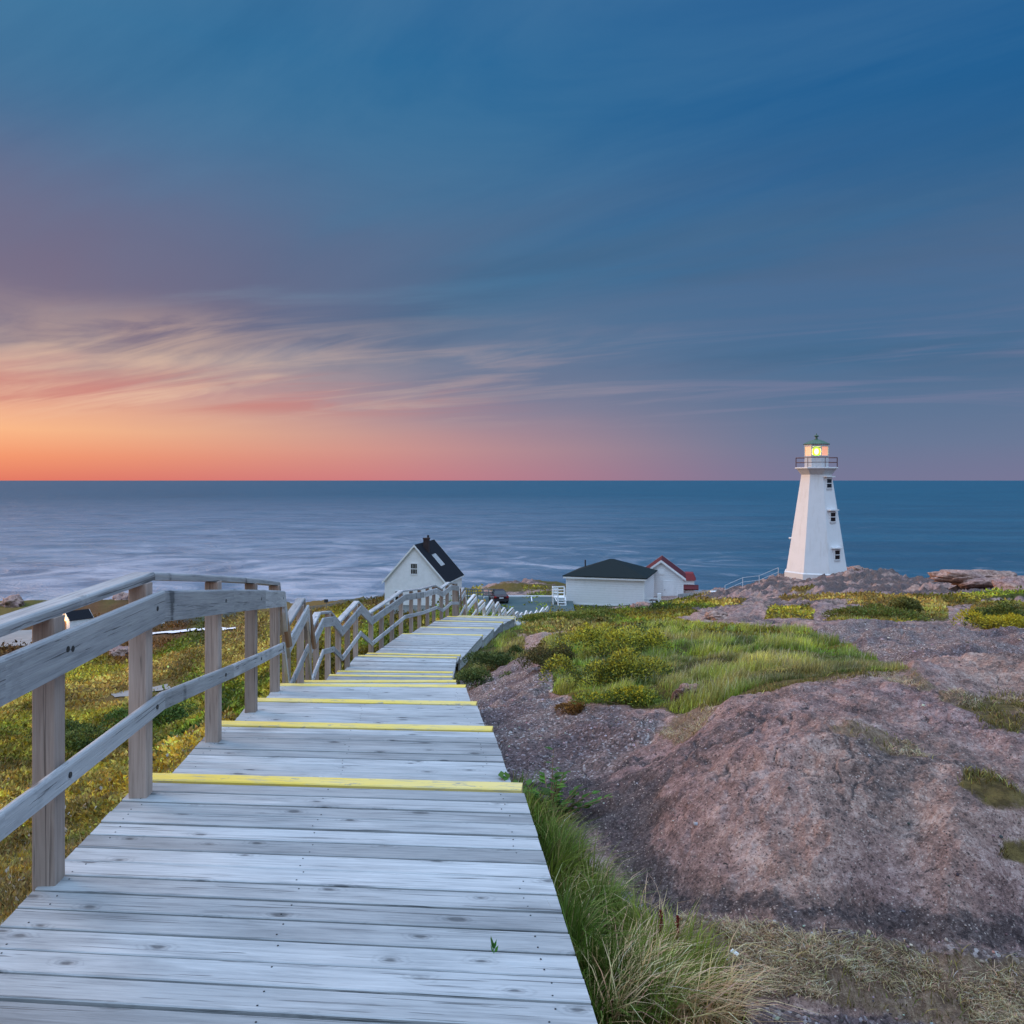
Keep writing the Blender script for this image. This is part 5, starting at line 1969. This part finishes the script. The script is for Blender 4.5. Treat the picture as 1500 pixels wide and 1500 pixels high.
pos, s = scatter(330000, -0.05, 0.60, 2.3, 6.4, acc_t)
pos = pos[~under_deck(pos, 0.02)]
m = len(pos)
xedge = np.interp(pos[:, 1], [2.3, 6.5], [0.30, -0.12])
dist_e = pos[:, 0] - xedge
nn = fbm(pos[:, 0] / 0.35, pos[:, 1] / 0.35, 201, 3)
gc_ = mixc(np.broadcast_to(G(.075, .135, .012), (m, 3)), G(.21, .25, .028), sst(nn, -0.1, 0.3))
dead = rng.uniform(0, 1, m) < 0.16
gc_[dead] = np.array([.34, .25, .10])
gc_ = gc_ * np.exp(rng.normal(0, 0.34, (m, 1)))
clump = sst(fbm(pos[:, 0] / 0.13, pos[:, 1] / 0.13, 205, 3), -0.28, 0.10)
keep = rng.uniform(0, 1, m) < np.clip(1.1 - dist_e * 0.9, 0.12, 1) * 0.36 * (0.10 + 0.90 * clump)
pos, gc_, dist_e = pos[keep], gc_[keep], dist_e[keep]
m = len(pos)
hh = rng.uniform(0.10, 0.34, m) * np.clip(1.15 - dist_e * 0.8, 0.3, 1.1) * (0.45 + 0.55 * sst(pos[:, 1], 5.6, 3.9))
hh = 0.82 * hh * (0.6 + 0.9 * sst(fbm(pos[:, 0] / 0.2, pos[:, 1] / 0.2, 207, 2), -0.3, 0.3))
lz = fbm(pos[:, 0] / 0.3, pos[:, 1] / 0.3, 208, 2) * 5.0
foliage_obj('long_grass', [blades(pos, hh, rng.uniform(0.003, 0.0095, m), rng.uniform(0.08, 0.95, m), lz + rng.normal(0.2, 0.8, m), gc_, 0.8, mixc(gc_, G(.25, .30, .07), rng.uniform(0, 0.7, m)))],
            label='tall lush green grass hugging the near right edge of the deck', cat='grass', kind='stuff')
# bleached stalks through the tuft
pos, s = scatter(26000, 0.0, 0.55, 2.35, 4.6, lambda u, D, s: sst(s(EDGE2), 0.02, 0.5) * sst(D, 5.2, 3.4) * (0.12 + sst(u, 0.10, 0.24)))
pos = pos[~under_deck(pos, 0.02)]
m = len(pos)
k = rng.uniform(0, 1, m) < (0.15 + 0.85 * sst(fbm(pos[:, 0] / 0.25, pos[:, 1] / 0.25, 222, 2), -0.15, 0.2)) * 0.5
pos = pos[k]
m = len(pos)
foliage_obj('seed_grass', [blades(pos, rng.uniform(0.14, 0.38, m), rng.uniform(0.003, 0.006, m), rng.uniform(0.4, 1.5, m), fbm(pos[:, 0] / 0.25, pos[:, 1] / 0.25, 233, 2) * 5 + rng.normal(0.3, 0.7, m), rc((.50, .31, .14), m, 0.35), 0.9, rc((.88, .58, .32), m, 0.25))],
            label='bleached tan seed stalks arching out of the green grass near the deck', cat='grass', kind='stuff')
# matted straw on the ground at bottom right
pos, s = scatter(260000, 0.25, 1.15, 2.5, 6.5, lambda u, D, s: s(straw) * sst(s(straw), 0.25, 0.7) * sst(fbm(u * D * 2.2, D * 3.0, 411, 4), -0.25, 0.15) * 0.95)
m = len(pos)
pos[:, 2] += rng.uniform(0, 0.012, m)
foliage_obj('straw', [blades(pos, rng.uniform(0.010, 0.030, m), rng.uniform(0.002, 0.0042, m), rng.uniform(1.0, 3.0, m), rng.uniform(0, 6.28, m), rc((.40, .28, .15), m, 0.55), 0.25, rc((.60, .45, .29), m, 0.45))],
            label='matted pale straw lying on the ground in front of the pink rock', cat='dry grass', kind='stuff')
# scattered short tufts on rock patches
pos, s = scatter(90000, 0.2, 1.2, 3.2, 7.0, lambda u, D, s: np.maximum(sst(s(soft_veg), 0.12, 0.45) * sst(fbm(u * D * 3.5, D * 4.0, 611, 3), -0.25, 0.2), sst(s(straw), 0.3, 0.8) * 0.12) * (1 - s(EDGE2)))
m = len(pos)
foliage_obj('moss', [blades(pos, rng.uniform(0.012, 0.045, m), rng.uniform(0.003, 0.005, m), rng.uniform(0.3, 1.4, m), rng.uniform(0, 6.28, m), rc((.17, .14, .035), m, 0.55), 0.3)],
            label='short mossy green tufts in the cracks of the pink rock', cat='moss', kind='stuff')


# ---- single bushes
def bush(name, px, py, D0, r, hgt, base_col, top_col, n, lsz_, label, cat='bush', group=None, frac=0.5):
    x_ = (px - 750) / F * D0
    z_ = ground_z(x_, D0)
    o_ = (x_, D0, z_)
    nl = 7 if n > 2000 else 4
    lobes = [(random.gauss(0, r * 0.42), random.gauss(0, r * 0.35), random.uniform(0.45, 0.9), random.uniform(0.55, 1.0)) for _ in range(nl)]
    P_, Dr, Cc = [], [], []
    for k in range(n):
        lx, ly, lr_, lh2 = lobes[k % nl]
        a_ = random.uniform(0, 6.283)
        c_ = random.uniform(0, 1) ** 0.6
        rr = lr_ * r * 0.75 * random.uniform(0.75, 1.05)
        zz = hgt * lh2 * math.sqrt(max(0, 1 - c_ * c_)) * random.uniform(0.75, 1.12)
        gx, gy = x_ + lx + rr * c_ * math.cos(a_), D0 + ly + rr * c_ * math.sin(a_)
        P_.append((gx, gy, z_ + zz))
        Dr.append((c_ * math.cos(a_) + random.gauss(0, .5), c_ * math.sin(a_) + random.gauss(0, .5), 0.5 + random.gauss(0, .5)))
        t = 1 if random.random() < frac * zz / hgt * 1.6 else 0
        Cc.append(np.array(top_col if t else base_col) * math.exp(random.gauss(0, 0.3)))
    root = empty(name, o_, 0, label, cat, group)
    V4 = leaf_quads('', P_, Dr, rng.normal(0, 0.6, (n, 3)) + np.array([0, 0, 1]), lsz_ * rng.uniform(0.7, 1.4, n) * 1.5, lsz_ * 0.8, np.clip(Cc, .003, .9))
    foliage_obj('foliage', [V4], origin=o_, parent=root).location = (0, 0, 0)
    m1 = MB()
    for k in range(6):
        lx, ly, lr_, lh2 = lobes[k % nl]
        m1.tube((0, 0, -0.05), (lx, ly, hgt * lh2 * 0.8), 0.008 * (hgt / 0.4), 5, r2=0.003)
    m1.build('stem', 'brown_wood', root)
    return root


YG, DG, YL, OL = (.13, .17, .03), (.04, .07, .018), (.48, .40, .03), (.17, .15, .035)
bush('bush', 878, 1005, 9.6, 0.62, 0.42, (.10, .13, .03), (.42, .37, .04), 9000, 0.020, 'rounded bush dotted with yellow at the near left of the green grass hollow', frac=0.55)
bush('bush', 905, 965, 13.0, 0.75, 0.48, (.10, .14, .03), (.45, .40, .04), 6000, 0.026, 'pale yellow topped bush at the back left of the grass hollow', frac=0.6)
bush('bush', 800, 975, 12.8, 0.42, 0.34, (.07, .07, .025), (.15, .12, .04), 3500, 0.022, 'small round dark olive bush beside the gravel path')
bush('bush', 930, 1035, 8.2, 0.42, 0.12, YG, YL, 3500, 0.018, 'low yellow green mat of leaves at the front edge of the grass hollow', frac=0.4)
bush('bush', 835, 1030, 8.4, 0.28, 0.10, (.16, .08, .03), (.30, .16, .04), 2000, 0.016, 'rusty orange low shrub at the front left of the grass hollow')
bush('bush', 815, 912, 31, 1.1, 0.24, YG, (.26, .26, .05), 5000, 0.055, 'wide green bush hiding the end of the boardwalk')
bush('bush', 865, 908, 37, 1.4, 0.25, OL, YG, 4000, 0.06, 'olive bush in front of the hipped building foundation')
bush('bush', 1275, 907, 24, 1.3, 0.36, OL, YG, 5000, 0.05, 'broad olive shrub on the rocks right of the lighthouse line')
bush('bush', 1340, 890, 27, 0.8, 0.42, (.11, .11, .03), (.22, .20, .05), 4000, 0.05, 'upright dark green shrub behind the broad olive shrub')
bush('bush', 1452, 905, 19, 0.75, 0.62, (.05, .08, .02), (.18, .20, .04), 4500, 0.04, 'tall dark green bush near the right edge of the rocks')
bush('bush', 1488, 915, 17.5, 0.6, 0.36, (.25, .24, .03), YL, 4000, 0.032, 'bright yellow bush at the far right edge below the dark green one', frac=0.8)
bush('bush', 735, 962, 17.8, 0.6, 0.34, (.05, .08, .025), (.12, .15, .04), 5000, 0.03, 'dark green bush tucked against the boardwalk side beyond the path')
bush('bush', 700, 985, 14.3, 0.5, 0.30, (.05, .085, .025), (.13, .16, .04), 3500, 0.024, 'low dark green bush at the foot of the boardwalk steps')
bush('bush', 225, 1045, 27, 1.6, 0.7, (.045, .09, .02), (.10, .17, .03), 6000, 0.05, 'bright green bush on the left slope seen between the first two posts')
bush('bush', 105, 1075, 22, 1.3, 0.55, (.05, .08, .02), (.13, .16, .03), 6000, 0.045, 'dark green bush on the left slope near the first post')
bush('bush', 270, 1085, 16, 0.9, 0.4, (.09, .12, .02), (.24, .24, .04), 6000, 0.035, 'yellow green bush just left of the second railing post')

# broad-leaved plant at the foot of the first step
q = onplane(806, 1196, 2.06)
z_ = ground_z(q.x, q.y)
root = empty('leafy_plant', (q.x, q.y, z_), 0, 'broad leaved green plant with upright shoot beside the first yellow step', 'plant')
pp, dd_, uu, LL = [], [], [], []
m1 = MB()
for st in range(26):
    a_ = random.uniform(0, 6.283)
    ln = random.uniform(0.08, 0.36)
    hgt = random.uniform(0.10, 0.30) if st else 0.42
    tipx, tipy = (math.cos(a_) * ln, math.sin(a_) * ln * 0.7) if st else (0.02, 0)
    m1.tube((0, 0, 0), (tipx, tipy, hgt), 0.004, 5, r2=0.002)
    for k in range(9):
        t = 0.25 + 0.75 * k / 8
        b_ = a_ + random.choice((-1, 1)) * random.uniform(0.5, 1.4) if st else random.uniform(0, 6.28)
        pp.append((tipx * t, tipy * t, hgt * t))
        dd_.append((math.cos(b_), math.sin(b_), 0.25))
        uu.append((random.gauss(0, .2), random.gauss(0, .2), 1))
        LL.append(random.uniform(0.05, 0.085))
m1.build('stem', 'brown_wood', root)
LL = np.array(LL)
V4 = leaf_quads('', pp, dd_, uu, LL, LL * 0.55, rc((.075, .16, .022), len(pp), 0.3))
foliage_obj('foliage', [V4], parent=root)
# red dock stalks
for (px_, py_, D, hh_, lab) in ((968, 1372, 3.75, 0.22, 'dark red dock stalk left one of the pair standing in the straw'), (993, 1380, 3.70, 0.20, 'dark red dock stalk right one of the pair standing in the straw')):
    x_ = (px_ - 750) / F * D
    z_ = ground_z(x_, D)
    n = 420
    tt = rng.uniform(0.35, 1, n)
    P_ = np.stack([rng.normal(0, 0.003, n), rng.normal(0, 0.003, n), tt * hh_], -1)
    V4 = leaf_quads('', P_, rng.normal(0, 1, (n, 3)) + [0, 0, .6], rng.normal(0, 1, (n, 3)), 0.008, 0.005, rc((.24, .030, .03), n, 0.3))
    root = empty('dock_plant', (x_, D, z_), 0, lab, 'plant', None)
    foliage_obj('seed_head', [V4], parent=root)
    m1 = MB()
    m1.tube((0, 0, -0.02), (0.004, 0, hh_), 0.0028, 6, r2=0.0016)
    m1.build('stem', 'brown_wood', root)
# scrap of paper
q = onplane(1076, 1412, 2.02)
m1 = MB()
z_ = ground_z(q.x, q.y)
slab(m1, [(-0.016, 0.012, 0.03), (0.008, -0.012, 0.022), (0.018, -0.005, 0.030), (-0.004, 0.018, 0.038)], 0.004)
o = m1.build('paper_scrap', 'white_scrap')
o.location = (q.x, q.y, z_ + 0.01)
tag(o, 'small white scrap of paper lying in the dry grass', 'litter')


# ------------------------------------------------------------------ boulders
def boulder(px, py, D, rx, ry_, rz_, label, seed):
    x_ = (px - 750) / F * D
    z_ = ground_z(x_, D)
    vs, fs = [], []
    sg, rg = 72, 40
    for j in range(rg + 1):
        th = math.pi * j / rg
        for k in range(sg):
            ph_ = 2 * math.pi * k / sg
            vs.append((math.sin(th) * math.cos(ph_), math.sin(th) * math.sin(ph_), math.cos(th)))
    V = np.array(vs)
    d = 1 + 0.50 * fbm(V[:, 0] * 1.7 + V[:, 2] * 1.1 + seed, V[:, 1] * 1.7 - V[:, 2] * 0.7, seed, 5, 0.6) - 0.15 * np.abs(fbm(V[:, 0] * 2.6 - V[:, 1] + seed, V[:, 2] * 3.0 + V[:, 1], seed + 9, 4, 0.6))
    V = np.sign(V) * np.abs(V) ** 0.82 * d[:, None] * np.array([rx, ry_, rz_])
    for j in range(rg):
        for k in range(sg):
            fs.append((j * sg + k, j * sg + (k + 1) % sg, (j + 1) * sg + (k + 1) % sg, (j + 1) * sg + k))
    m1 = MB()
    m1.add([tuple(v) for v in V], fs)
    o = m1.build('boulder', 'ground', smooth=True)
    o.location = (x_, D, z_ + rz_ * 0.12)
    o.rotation_euler = (0, 0, seed)
    tag(o, label, 'boulder')


boulder(1445, 868, 48, 2.4, 1.4, 0.48, 'long pink granite boulder on the skyline at the right', 3)
boulder(1510, 880, 44, 1.7, 1.3, 0.62, 'rounded pink boulder at the right edge of the picture behind the bushes', 5)
boulder(1252, 840, 88, 1.5, 1.2, 0.65, 'dark boulder at the right foot of the lighthouse', 8)
boulder(1010, 1030, 7.9, 0.14, 0.11, 0.10, 'small grey rock at the front edge of the grass hollow', 15)
boulder(18, 885, 385, 7.5, 5, 3.4, 'black shore rock at the far left edge of the coast', 21)
boulder(182, 878, 395, 5.5, 4, 2.6, 'dark shore rock seen past the first tall post', 24)
boulder(175, 968, 95, 1.6, 1.2, 0.9, 'pale grey rock on the hillside between the first two posts', 27)
boulder(940, 897, 60, 0.8, 0.6, 0.45, 'small pale rock on the bank below the hipped building', 31)
boulder(1048, 905, 27, 0.5, 0.4, 0.18, 'flat grey stone at the back of the grass hollow', 33)


# ------------------------------------------------------------------ loose stones and grit on rock and gravel
def stones(n, ulo, uhi, dlo, dhi, acc, smin, smax):
    pos, s = scatter(n, ulo, uhi, dlo, dhi, acc)
    pos = pos[~under_deck(pos, 0.03)]
    m = len(pos)
    ico = np.array([(0, 0, 1), (.9, 0, .3), (.28, .85, .35), (-.72, .53, .3), (-.72, -.53, .35), (.28, -.85, .3), (.72, .5, -.4), (-.3, .85, -.4), (-.9, 0, -.4), (-.3, -.85, -.4), (.72, -.5, -.4)])
    tri = np.array([(0, 1, 2), (0, 2, 3), (0, 3, 4), (0, 4, 5), (0, 5, 1), (1, 6, 2), (2, 7, 3), (3, 8, 4), (4, 9, 5), (5, 10, 1), (2, 6, 7), (3, 7, 8), (4, 8, 9), (5, 9, 10), (1, 10, 6)])
    r = smin * (smax / smin) ** (rng.uniform(0, 1, m) ** 2.5)
    sc = r[:, None, None] * rng.uniform(0.6, 1.3, (m, 1, 3)) * np.array([1, 1, 0.6])
    V = ico[None] * (1 + rng.normal(0, 0.16, (m, 11, 1))) * sc
    a_ = rng.uniform(0, 6.28, m)
    ca, sa = np.cos(a_)[:, None], np.sin(a_)[:, None]
    V = np.stack([V[..., 0] * ca - V[..., 1] * sa, V[..., 0] * sa + V[..., 1] * ca, V[..., 2]], -1) + pos[:, None, :] + np.array([0, 0, 0.15]) * r[:, None, None]
    cols = np.repeat(np.where(rng.uniform(0, 1, (m, 1)) < 0.35, rc((.42, .35, .32), m, 0.3), np.where(rng.uniform(0, 1, (m, 1)) < 0.5, rc((.26, .17, .15), m, 0.3), rc((.07, .06, .06), m, 0.3))), 11, axis=0)
    L_ = (np.arange(m)[:, None] * 11 + tri.reshape(-1)[None]).reshape(-1)
    return V.reshape(-1, 3), L_, np.arange(m * len(tri)) * 3, cols


m_, nt_, bs_, out_ = mat_base('stone')
setb(nt_, bs_, nt_.n('ShaderNodeAttribute', attribute_name='tint').outputs['Color'], 0.85, None, 0.25)
rk = lambda u, D, s: (1 - s(leftside)) * (1 - s(soft_veg)) * (0.05 + 0.95 * s(gravel)) * sst(fbm(u * D * 1.4, D * 1.6, 701, 4), -0.3, 0.2)
V, L_, St, T = merge([stones(26000, -0.2, 1.15, 2.9, 9, rk, 0.0025, 0.013), stones(15000, -0.1, 1.15, 9, 24, rk, 0.006, 0.032)])
tag(npmesh('pebbles', V, L_, St, 'stone', T), 'loose pink and grey pebbles strewn over the gravel path and rock', 'pebbles', kind='stuff')
